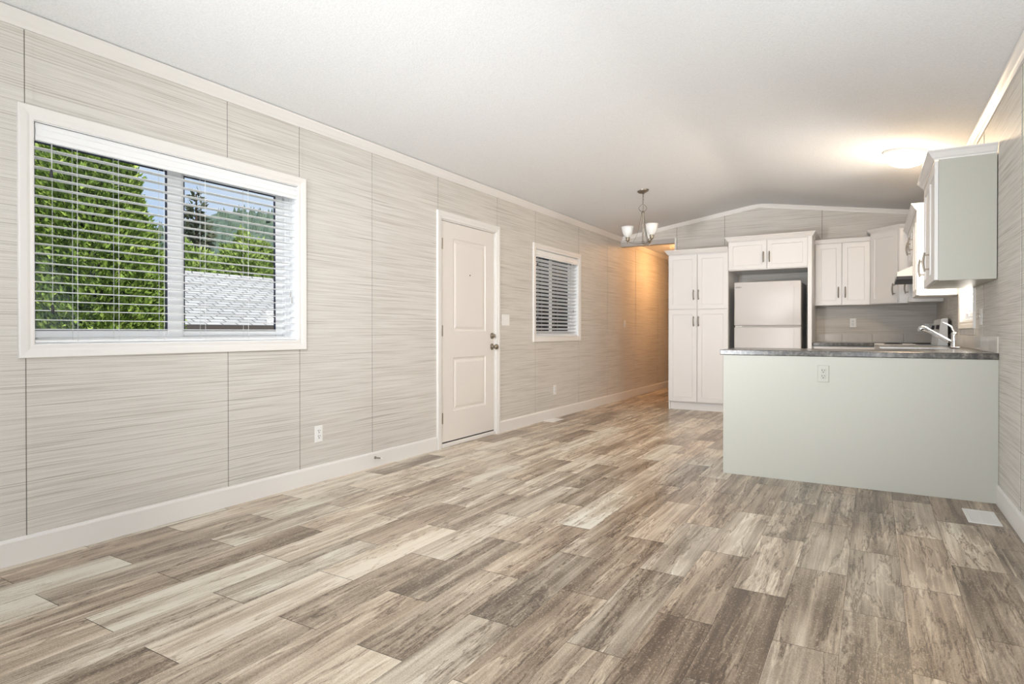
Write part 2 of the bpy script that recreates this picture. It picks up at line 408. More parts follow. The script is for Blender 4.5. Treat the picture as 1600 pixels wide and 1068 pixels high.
# ------------------------------------------------------------------ floor
def build_floor():
    S(MB().box(-0.0, Y0, -.06, W, Y1, -.0015), 'floor', M['grout'])
    mb = MB(); seed = []; tone = []; hue = []
    Wc, Lc = 0.1985, 0.745
    # overall lightness of single planks read off the photograph: (column from x = 3.23, middle of the plank in y) -> tone
    known = {}
    for c_, rows in {0: ((2.2, -.12), (2.96, 0), (3.7, -.04), (4.4, -.16)), -1: ((1.8, .06), (2.6, -.02), (3.3, .10), (4.1, 0)),
                     1: ((1.8, .16), (2.6, .15), (3.3, .13), (4.1, .08)), 2: ((2.2, .08), (2.96, -.15), (3.7, .2), (4.4, -.22)), 3: ((2.6, .02), (3.3, .05), (4.1, .02)),
                     -2: ((2.2, -.2), (2.96, .12), (3.7, -.06), (4.4, 0)), -3: ((2.6, -.06), (3.3, .24), (4.1, 0)), -4: ((2.2, -.04), (2.96, .15), (3.7, .1)),
                     -5: ((1.8, .02), (2.6, -.12)), -6: ((2.2, -.15), (2.96, .08)), -7: ((1.8, -.02), (2.6, .12)), -8: ((2.2, -.18), (1.5, .2)), -9: ((1.8, .12),)}.items():
        for y_, t_ in rows: known[(c_, y_)] = t_
    def look_up(c, ya, yb):
        for (cc, yy), t_ in known.items():
            if cc == c and ya < yy < yb: return t_
        return None
    k = -1
    while True:
        x0 = 3.231 - Wc * 17 + k * Wc; x1 = x0 + Wc
        if x0 > W: break
        off = 2.593 if (k % 2 == 1) else 2.2205
        j = math.floor((Y0 - off) / Lc)
        while off + j * Lc < Y1:
            y0 = max(off + j * Lc, Y0); y1 = min(off + (j + 1) * Lc, Y1)
            a, b = max(x0, 0), min(x1, W)
            if b - a > .004 and y1 - y0 > .004:
                e = .0005
                mb.quad((a + e, y0 + .0013, 0), (b - e, y0 + .0013, 0), (b - e, y1 - .0013, 0), (a + e, y1 - .0013, 0))
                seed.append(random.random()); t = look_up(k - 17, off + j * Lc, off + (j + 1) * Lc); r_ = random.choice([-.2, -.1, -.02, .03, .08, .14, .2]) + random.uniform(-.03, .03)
                tone.append(r_ + (.18 if a < 1.9 and y0 < 3.2 else -.05 if a > 2.6 else .12) if t is None else t * .85 - .05); hue.append(random.random())  # planks toward the left window lightened: window sheen put into the tone
            j += 1
        k += 1
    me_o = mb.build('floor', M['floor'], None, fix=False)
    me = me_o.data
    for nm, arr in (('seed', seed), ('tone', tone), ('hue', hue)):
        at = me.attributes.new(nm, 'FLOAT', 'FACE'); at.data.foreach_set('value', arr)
    structure(me_o)
build_floor()

# ------------------------------------------------------------------ walls
def wall_x(name, xa, xb, y0, y1, z1, holes, mat):
    """wall slab between xa..xb running in Y with rectangular holes (ya, yb, za, zb)"""
    mb = MB(); ys = y0
    for ya, yb, za, zb in sorted(holes):
        mb.box(xa, ys, 0, xb, ya, z1)
        if za > 0: mb.box(xa, ya, 0, xb, yb, za)
        mb.box(xa, ya, zb, xb, yb, z1); ys = yb
    mb.box(xa, ys, 0, xb, y1, z1)
    return S(mb, name, mat)
WIN1 = (1.277, 2.768, .989, 2.021); WIN2 = (6.108, 7.276, .991, 2.000); WIN3 = (5.70, 6.49, 1.130, 2.02); WIN5_ADDED = (0.75, 3.45, .95, 2.05)
DOOR = (4.343, 5.256, 0.0, 2.062)
wl = wall_x('wall_left', -T, 0, Y0 - T, Y1, ZS + .01, [WIN1, WIN2, DOOR], M['wall'])
wr = wall_x('wall_right', W, W + T, Y0 - T, G + .1, ZS + .01, [WIN3, WIN5_ADDED], M['wall'])
# batten strips over the panel joints
def batten_x(parent, x, s, y, z0, z1, wdt=.028):
    S(MB().box(x, y + .0025, z0, x + s * .003, y + wdt, z1), 'batten_strip', M['wall'], parent)
    S(MB().box(x, y - (.0006 if s > 0 else .004), z0, x + s * .0006, y + .0025, z1), 'panel_joint', M['seam'], parent)
M['seam'] = simple('panel_joint_dark', (0.16, 0.14, 0.12, 1), .8)
ZB = .118; ZT = 2.422
for y, z0, z1 in ((1.244, ZB, .93), (1.244, 2.075, ZT), (2.254, ZB, .93), (2.254, 2.075, ZT), (2.784, ZB, .93), (2.784, 2.075, ZT), (3.474, ZB, ZT), (4.300, 2.12, ZT),
                  (5.290, 2.12, ZT), (6.111, ZB, .93), (6.111, 2.063, ZT), (7.298, ZB, .93), (7.298, 2.063, ZT), (8.303, ZB, ZT), (9.523, ZB, 2.39), (10.74, ZB, 2.39), (.02, ZB, ZT)):
    batten_x(wl, 0, 1, y, z0, z1, .030 if abs(y - 1.244) < .01 else .022)
for y, z0, z1 in ((4.03, ZB, ZT), (5.268, 1.02, 1.372), (5.268, 2.2, ZT), (7.70, 1.02, 1.56), (7.70, 2.2, ZT)):
    batten_x(wr, W, -1, y, z0, z1)
# gable wall at the far end of the kitchen, with the hall opening
def gable(y0, y1, x0, x1, z0, name, mat):
    mb = MB()
    xs = sorted({x0, x1} | ({W / 2} if x0 < W / 2 < x1 else set()))
    poly = [(x0, z0), (x1, z0)] + [(x, zc(x) + .01) for x in reversed(xs)]
    mb.extr(poly, 'y', y0, y1); return S(mb, name, mat)
wb = gable(G, G + .1, .858, W, 0, 'wall_back', M['wall'])
hd = gable(G, G + .1, 0, .858, 2.345, 'wall_back_header', M['wall'])
for x, z1 in ((.862, 2.57), (1.533, 2.66), (2.752, 2.64)):
    z1 = zc(x) - .052
    S(MB().box(x + .0025, G - .003, 2.26 if x > 1 else 2.1, x + .022, G, z1), 'batten_strip', M['wall'], wb)
    S(MB().box(x - .003, G - .0006, 2.26 if x > 1 else 2.1, x + .0025, G, z1), 'panel_joint', M['seam'], wb)
S(MB().box(0, G - .002, 2.343, .832, G + .10, 2.412), 'trim_8', M['header'])
S(MB().box(.832, G - .012, .1, .858, G + .1, 2.412), 'trim_9', M['trim'])
# rear wall (behind the camera) with a wide opening added for fill light
mb = MB(); mb.box(0, Y0 - T, 0, .38, Y0, ZS); mb.box(3.6, Y0 - T, 0, W, Y0, ZS); mb.box(.38, Y0 - T, 0, 3.6, Y0, .58)
mb.extr([(.38, 2.32), (3.6, 2.32), (3.6, zc(3.6)), (W / 2, ZR), (.38, zc(.38))], 'y', Y0 - T, Y0)
mb.extr([(0, ZS - .01), (.38, ZS - .01), (.38, zc(.38))], 'y', Y0 - T, Y0); mb.extr([(3.6, ZS - .01), (W, ZS - .01), (3.6, zc(3.6))], 'y', Y0 - T, Y0)
wf = S(mb, 'wall_front', M['wall'])
S(MB().box(W + T, Y0, 2.46, W + T + 1.75, 4.6, 2.54), 'sun_block_slab', M['trim'])  # unseen slab added outside to keep sun out of the right-wall opening
# hall shell
wh = S(MB().box(HX, G + .1, 0, HX + .1, Y1, 2.46), 'wall_hall', M['wall'])
S(MB().box(-T, Y1, 0, HX + .1, Y1 + .1, 2.46), 'wall_hall_end', M['wall'])
S(MB().box(-T, G + .1, 2.45, HX + .1, Y1 + .1, 2.56), 'ceiling_hall', M['ceiling'])
# vaulted ceiling, one solid sheet
mb = MB(); a = -.25; tz = .10
# soft, taped ridge: the two slopes meet in a shallow curve
rb = .13; xs_ = [a] + [W / 2 - rb + 2 * rb * i / 28 for i in range(29)] + [W - a]
def zr_(x):
    d = abs(x - W / 2)
    return ZR - SL * d if d >= rb else ZR - SL * (rb / 2 + d * d / (2 * rb))
lo = [(x, zr_(x)) for x in xs_]
mb.extr(lo + [(W - a, ZS + SL * a + tz), (W / 2, ZR + tz), (a, ZS + SL * a + tz)], 'y', Y0 - .25, G + .1)
ceil_o = S(mb, 'ceiling', M['ceiling'])

# ------------------------------------------------------------------ trims: crown mouldings and baseboards
cp = [(0, 0), (.010, 0), (.013, .006), (.016, .012), (.022, .020), (.030, .036), (.036, .046), (.040, .052), (.042, .066), (0, .066)]
def crown_run(name, pts, nrm, prof): return S(MB().sweep(pts, nrm, prof), name, M['trim'])
# left wall: travel +Y, 'left' of travel seen from above is -X, so a is negative towards the room
crown_run('trim_1', [(0, Y0, 2.422), (0, G, 2.422)], (0, 0, 1), [(-p, q) for p, q in cp])
crown_run('trim_2', [(W, Y0, 2.422), (W, G, 2.422)], (0, 0, 1), [(p, q) for p, q in cp])
gp = [(0, 0), (0, .012), (-.046, .012), (-.046, .006), (-.040, .004)]
# gable crown: follows the two slopes just under the ceiling
dz = .0
gpts = [(0.0, G, zc(0) + dz), (W / 2, G, zc(W / 2) + dz), (W, G, zc(W) + dz)]
crown_run('trim_3', gpts, (0, -1, 0), [(.01, 0), (.01, .022), (-.012, .022), (-.040, .010), (-.052, .008), (-.052, 0)])
crown_run('trim_4', [(0, G + .1, 2.388), (0, Y1, 2.388)], (0, 0, 1), [(-p, q * .94) for p, q in cp])
bp_ = [(0, 0), (.013, 0), (.013, .104), (.010, .113), (.006, .117), (0, .118)]
crown_run('baseboard_left', [(0, Y0, 0), (0, 4.272, 0)], (0, 0, 1), [(-p, q) for p, q in bp_])
crown_run('baseboard_left', [(0, 5.320, 0), (0, Y1, 0)], (0, 0, 1), [(-p, q) for p, q in bp_])
crown_run('baseboard_right', [(W, Y0, 0), (W, 4.668, 0)], (0, 0, 1), [(p, q) for p, q in bp_])
crown_run('baseboard_front', [(0, Y0, 0), (W, Y0, 0)], (0, 0, 1), [(p, q) for p, q in bp_])
crown_run('baseboard_hall', [(HX, G + .1, 0), (HX, Y1, 0)], (0, 0, 1), [(p, q) for p, q in bp_])

# ------------------------------------------------------------------ windows
def casing_x(parent, x, s, y0, y1, z0, z1, wd, name='casing', mat=None):
    """picture-frame casing round an opening on a wall of constant x; s = +1 towards +X"""
    pr = [(0, 0), (0, .011), (.006, .013), (.018, .012), (.030, .016), (.046, .018), (wd - .003, .019), (wd, .016), (wd, 0)]
    pts = [(x, y0, z0), (x, y1, z0), (x, y1, z1), (x, y0, z1)]
    nn = (s, 0, 0)
    # outward offset is -left for counter-clockwise travel seen from +nn
    if s > 0: return S(MB().sweep(pts, nn, [(-a, b) for a, b in pr], True), name, mat or M['trim'], parent)
    return S(MB().sweep(pts, nn, [(a, b) for a, b in pr], True), name, mat or M['trim'], parent)

def window_x(name, x, s, hole, wd, label=None, slider=True, mull=None, gl_dark=True):
    """s=+1: room is towards +X of the wall face x; frame sits ~9cm outside"""
    y0, y1, z0, z1 = hole
    e = bpy.data.objects.new(name, None); COL.objects.link(e); e['kind'] = 'structure'
    # reveal liner
    o = -s
    mb = MB(); t = .012
    mb.box(x, y0, z0, x + o * T, y0 + t * .0 + .004, z1); mb.box(x, y1 - .004, z0, x + o * T, y1, z1)
    mb.box(x, y0, z0, x + o * T, y1, z0 + .004); mb.box(x, y0, z1 - .004, x + o * T, y1, z1)
    S(mb, 'jamb_liner', M['pvc'], e)
    casing_x(e, x, s, y0, y1, z0, z1, wd)
    # outer vinyl frame
    fx0, fx1 = x + o * .075, x + o * .125; fw_ = .040
    mb = MB()
    mb.box(fx0, y0, z0, fx1, y0 + .030, z1, .004); mb.box(fx0, y1 - fw_, z0, fx1, y1, z1, .004)
    mb.box(fx0, y0 + fw_, z0, fx1, y1 - fw_, z0 + .030, .004); mb.box(fx0, y0 + fw_, z1 - .04, fx1, y1 - fw_, z1, .004)
    S(mb, 'window_frame', M['pvc'], e)
    ym = mull
    def sash(ya, yb, xa, xb, sw, nm, s1=None, s2=None):
        s1 = s1 or sw; s2 = s2 or sw
        mb = MB(); za, zb = z0 + .028, z1 - .036
        mb.box(xa, ya, za, xb, ya + s1, zb, .004); mb.box(xa, yb - s2, za, xb, yb, zb, .004)
        mb.box(xa, ya + s1, za, xb, yb - s2, za + .036, .004); mb.box(xa, ya + s1, zb - .036, xb, yb - s2, zb, .004)
        so = S(mb, nm, M['pvc'], e)
        xm = (xa + xb) / 2; a1, a2, b1, b2 = ya + s1, yb - s2, za + .036, zb - .036
        mb = MB(); g = .006
        mb.box(xm - .006, a1, b1, xm + .006, a1 + g, b2); mb.box(xm - .006, a2 - g, b1, xm + .006, a2, b2)
        mb.box(xm - .006, a1, b1, xm + .006, a2, b1 + g * .5); mb.box(xm - .006, a1, b2 - g, xm + .006, a2, b2)
        S(mb, 'gasket', M['gasket'], so)
        S(MB().box(xm - .002, a1, b1, xm + .002, a2, b2), 'pane', M['glass'], so)
    sash(y0 + .004, ym + .032, x + o * .080, x + o * .098, .056, 'sash', .030, .086)
    sash(ym - .032, y1 - .036, x + o * .102, x + o * .120, .056, 'sash', .086, .056)
    return e
window_x('window_1', 0, 1, WIN1, .062, mull=1.995)
window_x('window_2', 0, 1, WIN2, .062, mull=6.66)
window_x('window_3', W, -1, WIN3, .060, mull=6.09)
window_x('window_5_added', W, -1, WIN5_ADDED, .062, mull=2.1)  # unseen window added to hold the side fill light
# frame of the added rear window that holds fill light (behind camera)
e = bpy.data.objects.new('window_4_added', None); COL.objects.link(e); e['kind'] = 'structure'
mb = MB()
for xa, xb, za, zb in ((.38, .44, .58, 2.32), (3.54, 3.6, .58, 2.32), (.44, 3.54, .58, .64), (.44, 3.54, 2.26, 2.32), (1.96, 2.02, .64, 2.26)):
    mb.box(xa, Y0 - .11, za, xb, Y0 - .02, zb, .004)
S(mb, 'window_frame', M['pvc'], e)  # frame of the added rear window

# blinds ------------------------------------------------------------------
def blind(label, x, s, hole, tilt, pitch, ladders, group=None, tassel=True, top=1.893):
    y0, y1, z0, z1 = hole; y0 += .008; y1 -= .008; o = -s
    t = thing('window_blind', label, 'blind', (x + o * .032, (y0 + y1) / 2, z0), 0, group)
    h = (y1 - y0) / 2; H = z1 - z0
    MB().box(-.026, -h, H - .062, .026, h, H - .012, .003).build('headrail', M['blind'], t)
    mb = MB(); f = s * .028
    pr = [(0, 0), (0, .004), (.006, .006), (.018, .006), (.024, .010), (.052, .010), (.058, .006), (.072, .006), (.080, .003), (.080, 0)]
    mb.sweep([(f, -h, H - .088), (f, h, H - .088)], (s, 0, 0), [(a if s > 0 else -a, b) for a, b in pr]).build('valance', M['blind'], t)
    mb = MB(); c, sn = math.cos(tilt), math.sin(tilt)
    nsl = int((H - .10 - .03) / pitch) + 1; zz = []
    for i in range(nsl):
        z = H - .118 - i * pitch
        if z < .030: break
        zz.append(z); L_ = .0245; th = .0011
        pts = []
        for q in (-1, -.5, 0, .5, 1):
            xx = q * L_; cr = .0022 * (1 - q * q)
            pts.append((xx * c - cr * sn * s, z + xx * sn * s + cr * c))
        up = [(p[0], p[1] + th) for p in pts]; lo = [(p[0], p[1] - th) for p in reversed(pts)]
        mb.extr(up + lo, 'y', -h, h)
    mb.build('slats', M['blind'], t)
    MB().box(-.024, -h, .006, .024, h, .020, .003).build('bottom_rail', M['blind'], t)
    for k in ladders:
        mb = MB(); ky = k - (y0 + y1) / 2
        for sx in (-.0255, .0255): mb.tube([(sx, ky, .012), (sx, ky, H - .06)], .0011, 5)
        mb.build('ladder_cord', M['cord'], t)
    return t, H, zz
t, H, zz = blind('wide white horizontal blind with open slats, in the big window nearest the camera', 0, 1, WIN1, R(.5), .0445, (1.46, 1.648, 1.88, 2.118, 2.40))
ym = (WIN1[0] + WIN1[1]) / 2
for yk, zk, in ((1.350, .80), (1.353, .165)):
    MB().tube([(.030, yk - ym, H - .07), (.030, yk - ym, zk + .02)], .0009, 5).build('tilt_cord', M['cord'], t)
    MB().lathe([(.002, .022), (.005, .016), (.0065, .004), (.0065, -.012), (.003, -.018)], (.030, yk - ym, zk), 10).build('tassel', M['black'], t)
for yk, zk in ((2.712, .305), (2.724, .265)):
    MB().tube([(.030, yk - ym, H - .07), (.030, yk - ym, zk + .02)], .0009, 5).build('lift_cord', M['cord'], t)
    MB().lathe([(.002, .022), (.004, .016), (.005, .004), (.005, -.012), (.003, -.018)], (.030, yk - ym, zk), 10).build('tassel', M['fridgeside'], t)
t, H, zz = blind('white horizontal blind with half-tilted slats in the small window right of the entry door', 0, 1, WIN2, R(24), .0445, (6.28, 6.69, 7.10))
ym = (WIN2[0] + WIN2[1]) / 2
for yk, zk in ((6.17, .83), (6.173, .20)):
    MB().tube([(.030, yk - ym, H - .07), (.030, yk - ym, zk + .02)], .0009, 5).build('tilt_cord', M['cord'], t)
    MB().lathe([(.002, .022), (.005, .016), (.0065, .004), (.0065, -.012), (.003, -.018)], (.030, yk - ym, zk), 10).build('tassel', M['black'], t)
MB().tube([(.030, 7.14 - ym, H - .07), (.030, 7.14 - ym, .34)], .0009, 5).build('lift_cord', M['cord'], t)
MB().lathe([(.002, .022), (.004, .016), (.005, .004), (.005, -.012), (.003, -.018)], (.030, 7.14 - ym, .32), 10).build('tassel', M['fridgeside'], t)
blind('closed white blind in the kitchen window behind the faucet', W, -1, WIN3, R(38), .0445, (5.85, 6.09, 6.34))

# ------------------------------------------------------------------ entry door
e = bpy.data.objects.new('door_1', None); COL.objects.link(e); e['kind'] = 'structure'
y0, y1 = DOOR[0], DOOR[1]; zt = DOOR[3]
# casing: two legs and a head
pr = [(0, 0), (0, .010), (.008, .013), (.022, .013), (.034, .018), (.062, .019), (.066, .016), (.066, 0)]
S(MB().sweep([(0, y1, 0), (0, y1, zt), (0, y0, zt), (0, y0, 0)], (1, 0, 0), [(-a, b) for a, b in pr]), 'casing', M['trim'], e)
mb = MB(); mb.box(-T, y0, 0, 0, y0 + .014, zt, .002); mb.box(-T, y1 - .014, 0, 0, y1, zt, .002); mb.box(-T, y0, zt - .012, 0, y1, zt, .002)
S(mb, 'door_jamb', M['trim'], e)
S(MB().box(-T, y0 + .014, .0, .008, y1 - .014, .036, .004), 'threshold', M['trim'], e)
S(MB().box(-.048, y0 + .02, .0355, -.010, y1 - .02, .047), 'weather_strip', M['slot'], e)
# slab with two raised panels
def panel_slab(ya, yb, za, zb, x0, x1, panels, face):
    """slab in the YZ plane, front at x1 (towards +X), recessed moulded panels"""
    mb = MB()
    ys = sorted({ya, yb} | {p[0] for p in panels} | {p[1] for p in panels}); zs = sorted({za, zb} | {p[2] for p in panels} | {p[3] for p in panels})
    for i in range(len(ys) - 1):
        for j in range(len(zs) - 1):
            a, b, c, d = ys[i], ys[i + 1], zs[j], zs[j + 1]
            if any(abs(a - p[0]) < 1e-6 and abs(b - p[1]) < 1e-6 and abs(c - p[2]) < 1e-6 and abs(d - p[3]) < 1e-6 for p in panels):
                rings = [(0, 0), (.006, -.006), (.022, -.009), (.045, -.002), (.05, -.0015)]
                R_ = [[(x1 + dx, a + q, c + q), (x1 + dx, b - q, c + q), (x1 + dx, b - q, d - q), (x1 + dx, a + q, d - q)] for q, dx in rings]
                for u_, v_ in zip(R_[:-1], R_[1:]):
                    for k in range(4): mb.quad(u_[k], u_[(k + 1) % 4], v_[(k + 1) % 4], v_[k])
                mb.quad(*R_[-1])
            else: mb.quad((x1, a, c), (x1, b, c), (x1, b, d), (x1, a, d))
    mb.quad((x0, ya, za), (x0, ya, zb), (x0, yb, zb), (x0, yb, za))
    mb.quad((x0, ya, za), (x1, ya, za), (x1, ya, zb), (x0, ya, zb)); mb.quad((x0, yb, za), (x1, yb, za), (x1, yb, zb), (x0, yb, zb))
    mb.quad((x0, ya, za), (x1, ya, za), (x1, yb, za), (x0, yb, za)); mb.quad((x0, ya, zb), (x1, ya, zb), (x1, yb, zb), (x0, yb, zb))
    return mb
sl = panel_slab(y0 + .018, y1 - .018, .048, zt - .016, -.050, -.006, [(4.535, 5.082, 1.05, 1.905), (4.535, 5.082, .315, .808)], 1)
slab = sl.build('door_slab', M['door'], e)
for z in (1.84, 1.055, .266):
    mb = MB(); mb.tube([(-.001, 4.3625, z - .05), (-.001, 4.3625, z + .05)], .0055, 8); mb.box(-.006, 4.363, z - .049, -.0035, 4.378, z + .049)
    mb.build('hinge', M['antique'], slab)
MB().lathe([(.030, 0), (.031, .004), (.028, .010), (.020, .013), (.018, .020), (0.001, .021)], (-.006, 5.195, 1.005), 20, (1, 0, 0)).box(.014, 5.190, .986, .036, 5.200, 1.024, .002).build('deadbolt', M['antique'], slab)
MB().lathe([(.032, 0), (.033, .004), (.029, .009), (.013, .012), (.011, .032), (.018, .038), (.026, .048), (.028, .058), (.024, .067), (.012, .071), (0.001, .072)], (-.006, 5.195, .895), 20, (1, 0, 0)).build('door_knob', M['antique'], slab)
MB().lathe([(.007, 0), (.007, .003), (.0001, .003)], (-.007, 4.808, 1.587), 12, (1, 0, 0)).build('peephole', M['black'], slab)

# ------------------------------------------------------------------ outlets, switches, vents, door stop
def cover_plate(label, cat, loc, rz, kind_='outlet', wdt=.070, hgt=.115, group=None, mat=None):
    """local: plate in XZ, facing -Y"""
    t = thing('wall_outlet' if kind_ == 'outlet' else 'light_switch', label, cat, loc, rz, group)
    mb = MB().box(-wdt / 2, -.006, -hgt / 2, wdt / 2, 0, hgt / 2, .003); mb.build('cover_plate', mat or M['plate'], t)
    if kind_ == 'outlet':
        r = MB().box(-.017, -.0085, -.034, .017, -.005, .034, .002).build('receptacle', mat or M['plate'], t)
        mb = MB()
        for zc_ in (-.019, .019):
            mb.box(-.0090, -.0092, zc_ + .000, -.0055, -.0080, zc_ + .010); mb.box(.0055, -.0092, zc_ + .001, .0090, -.0080, zc_ + .009)
            mb.lathe([(.0036, 0), (.0036, .0012)], (0, -.0092, zc_ - .008), 8, (0, 1, 0))
        mb.build('slots', M['slot'], r)
    else:
        n_ = max(1, round(wdt / .046) - (1 if wdt > .08 else 0)); sp = .046
        for i in range(n_):
            x = (i - (n_ - 1) / 2) * sp
            mb = MB().box(x - .006, -.007, -.013, x + .006, -.005, .013, .001).box(x - .004, -.014, .0, x + .004, -.006, .008, .001); mb.build('toggle', mat or M['plate'], t)
    return t
RL = R(90); RR = R(-90)   # facing +X / facing -X
cover_plate('white duplex outlet low on the left wall between the big window and the entry door', 'outlet', (0, 2.943, .335), RL)
cover_plate('white duplex outlet low on the wall under the small window', 'outlet', (0, 6.60, .342), RL)
cover_plate('pale duplex outlet on the wall between the upper cabinets and backsplash tiles', 'outlet', (3.107, G, 1.158), 0)
cover_plate('pale grey outlet set into the front panel of the kitchen peninsula', 'outlet', (3.032, 4.668, .758), 0, mat=M['cabside'])
cover_plate('white three-toggle switch plate just right of the entry door casing', 'switch', (0, 5.452, 1.17), RL, 'switch', .150, .115)
cover_plate('small white switch plate on the left wall at the hall entrance', 'switch', (0, 9.02, 1.167), RL, 'switch', .070, .115)
cover_plate('white switch plate on the right wall between kitchen window and near upper cabinet', 'switch', (W, 5.36, 1.15), RR, 'switch', .115, .115)
def vent(label, cx, cy, sx, sy):
    t = thing('floor_vent', label, 'vent', (cx, cy, 0))
    mb = MB(); f = .020
    mb.box(-sx / 2, -sy / 2, 0, sx / 2, -sy / 2 + f, .005, .002); mb.box(-sx / 2, sy / 2 - f, 0, sx / 2, sy / 2, .005, .002)
    mb.box(-sx / 2, -sy / 2 + f, 0, -sx / 2 + f, sy / 2 - f, .005, .002); mb.box(sx / 2 - f, -sy / 2 + f, 0, sx / 2, sy / 2 - f, .005, .002)
    mb.build('vent_frame', M['ventgrey'], t)
    mb = MB(); n_ = int((sy - 2 * f) / .011)
    for i in range(n_):
        y = -sy / 2 + f + (i + .5) * (sy - 2 * f) / n_; mb.box(-sx / 2 + f, y - .0042, .0, sx / 2 - f, y + .0042, .0035)
    mb.box(-.003, -sy / 2 + f, 0, .003, sy / 2 - f, .004)
    mb.build('louvers', M['ventgrey'], t)
    return t
vent('white floor vent in the plank floor in front of the peninsula by the right wall', 3.852, 4.285, .150, .300)
vent('small white floor vent beside the left baseboard, below the small window', .082, 6.405, .145, .290)
t = thing('door_stop', 'small metal spring door stop sticking out of the left baseboard', 'door stop', (.013, 3.49, .074))
MB().lathe([(.010, 0), (.011, .003), (.006, .006)], (0, 0, 0), 12, (1, 0, 0)).build('base', M['nickel'], t)
mb = MB(); pts = [(.005 + .058 * i / 90, .0042 * math.cos(i * .9), .0042 * math.sin(i * .9) - .00000) for i in range(91)]
mb.tube(pts, .0012, 5).build('spring', M['nickel'], t)
MB().lathe([(.006, 0), (.0065, .008), (.004, .012)], (.062, 0, 0), 12, (1, 0, 0)).build('tip', M['plate'], t)

# ------------------------------------------------------------------ cabinets
def handle(parent, x, y, z0, z1):
    """vertical bow pull on a face looking to -Y at depth y"""
    mb = MB(); pts = []
    for i in range(13):
        u = i / 12; zz_ = z0 + (z1 - z0) * u; b = .026 + .010 * math.sin(PI * u)
        pts.append((x, y - b, zz_))
    mb.tube(pts, [.0062 + .0016 * math.sin(PI * i / 12) for i in range(13)], 8)
    L_ = z1 - z0
    for zz_ in (z0 + .13 * L_, z1 - .13 * L_):
        mb.tube([(x, y + .001, zz_), (x, y - .029, zz_)], .0052, 8); mb.lathe([(.007, 0), (.006, .003)], (x, y + .0, zz_), 8, (0, -1, 0))
    return mb.build('handle', M['nickel'], parent)
def shaker(parent, x0, x1, z0, z1, name='door', hx=None, hz=None, rail=.058, mat=None, y=0.0):
    """five-piece door, front at local y, thickness 20 mm"""
    g = .0024; x0 += g; x1 -= g; z0 += g; z1 -= g; t_ = .020; mb = MB()
    def rect(q, yy): return [(x0 + q, yy, z0 + q), (x1 - q, yy, z0 + q), (x1 - q, yy, z1 - q), (x0 + q, yy, z1 - q)]
    rings = [rect(0, y + t_), rect(0, y + .002), rect(.002, y), rect(rail, y), rect(rail + .003, y + .003), rect(rail + .004, y + .010)]
    for a, b in zip(rings[:-1], rings[1:]):
        for k in range(4): mb.quad(a[k], a[(k + 1) % 4], b[(k + 1) % 4], b[k])
    mb.quad(*rings[-1]); mb.quad(*rings[0])
    d = mb.build(name, mat or M['cab'], parent)
    if hx is not None: handle(d, hx, y, hz[0], hz[1])
    return d
def cab_crown(parent, pts, mat=None, h=.058, out=.042, name='crown'):
    """pts: plan path walked so that the outside is on the right of travel"""
    pr = [(0, 0), (.004, 0), (.006, .008), (.014, .014), (out * .75, h * .70), (out, h * .86), (out, h), (0, h)]
    return MB().sweep(pts, (0, 0, 1), [(-a, b) for a, b in pr]).build(name, mat or M['cab'], parent)
def carcass(parent, w_, d, z0, z1, mat=None, front=True):
    o = MB().box(0, .0215, z0, w_, d, z1, .001).build('cabinet_body', mat or M['cab'], parent); return o

HZ = (1.466, 1.600)
# pantry: tall four-door cabinet; local origin = left front floor corner, door faces at y=0
t = thing('pantry_cabinet', 'tall white four-door pantry cabinet at the hall corner, left of the fridge', 'cabinet', (.946, 8.13, 0))
mb = MB().box(0, .0215, .105, .777, .715, 2.08, .001).box(.0, .0215, 0, .018, .715, .105).box(.759, .0215, 0, .777, .715, .105); mb.build('cabinet_body', M['cab'], t)
MB().box(.018, .060, 0, .759, .075, .105).build('toe_kick', M['cab'], t)
for x0, x1, hx in ((0, .383, .340), (.383, .777, .404)):
    shaker(t, x0, x1, .112, 1.337, hx=hx, hz=(1.118, 1.250)); shaker(t, x0, x1, 1.345, 2.068, hx=hx, hz=(1.466, 1.600))
cab_crown(t, [(0, .715, 2.078), (0, 0, 2.078), (.777, 0, 2.078)])
# cabinet over the fridge, with its tall side panel
t = thing('fridge_cabinet', 'white two-door cabinet bridging over the refrigerator', 'cabinet', (1.724, 8.13, 0))
MB().box(0, .0215, 1.825, .921, .715, 2.20, .001).build('cabinet_body', M['cab'], t)
for x0, x1, hx in ((0, .460, .422), (.460, .921, .492)): shaker(t, x0, x1, 1.832, 2.192, hx=hx, hz=(1.912, 2.046), rail=.052)
cab_crown(t, [(0, .715, 2.196), (0, 0, 2.196), (.966, 0, 2.196), (.966, .715, 2.196)], h=.058)
MB().box(.921, .0, 0, .966, .715, 2.196, .001).build('side_panel', M['cab'], t)
# two-door wall cabinet on the far wall
t = thing('upper_cabinet', 'white two-door upper cabinet on the far wall, right of the fridge', 'cabinet', (2.6925, G - .3225, 1.372))
MB().box(0, .0215, 0, .603, .318, .785, .001).build('cabinet_body', M['cab'], t)
shaker(t, .012, .300, 0, .770, hx=.262, hz=(.092, .226)); shaker(t, .300, .602, 0, .770, hx=.338, hz=(.092, .226))
MB().sweep([(0, 0, .770), (.602, 0, .770)], (0, 0, 1), [(-a, b) for a, b in [(0, 0), (.006, .004), (.012, .030), (.018, .046), (.018, .053), (0, .053)]]).build('crown', M['cab'], t)
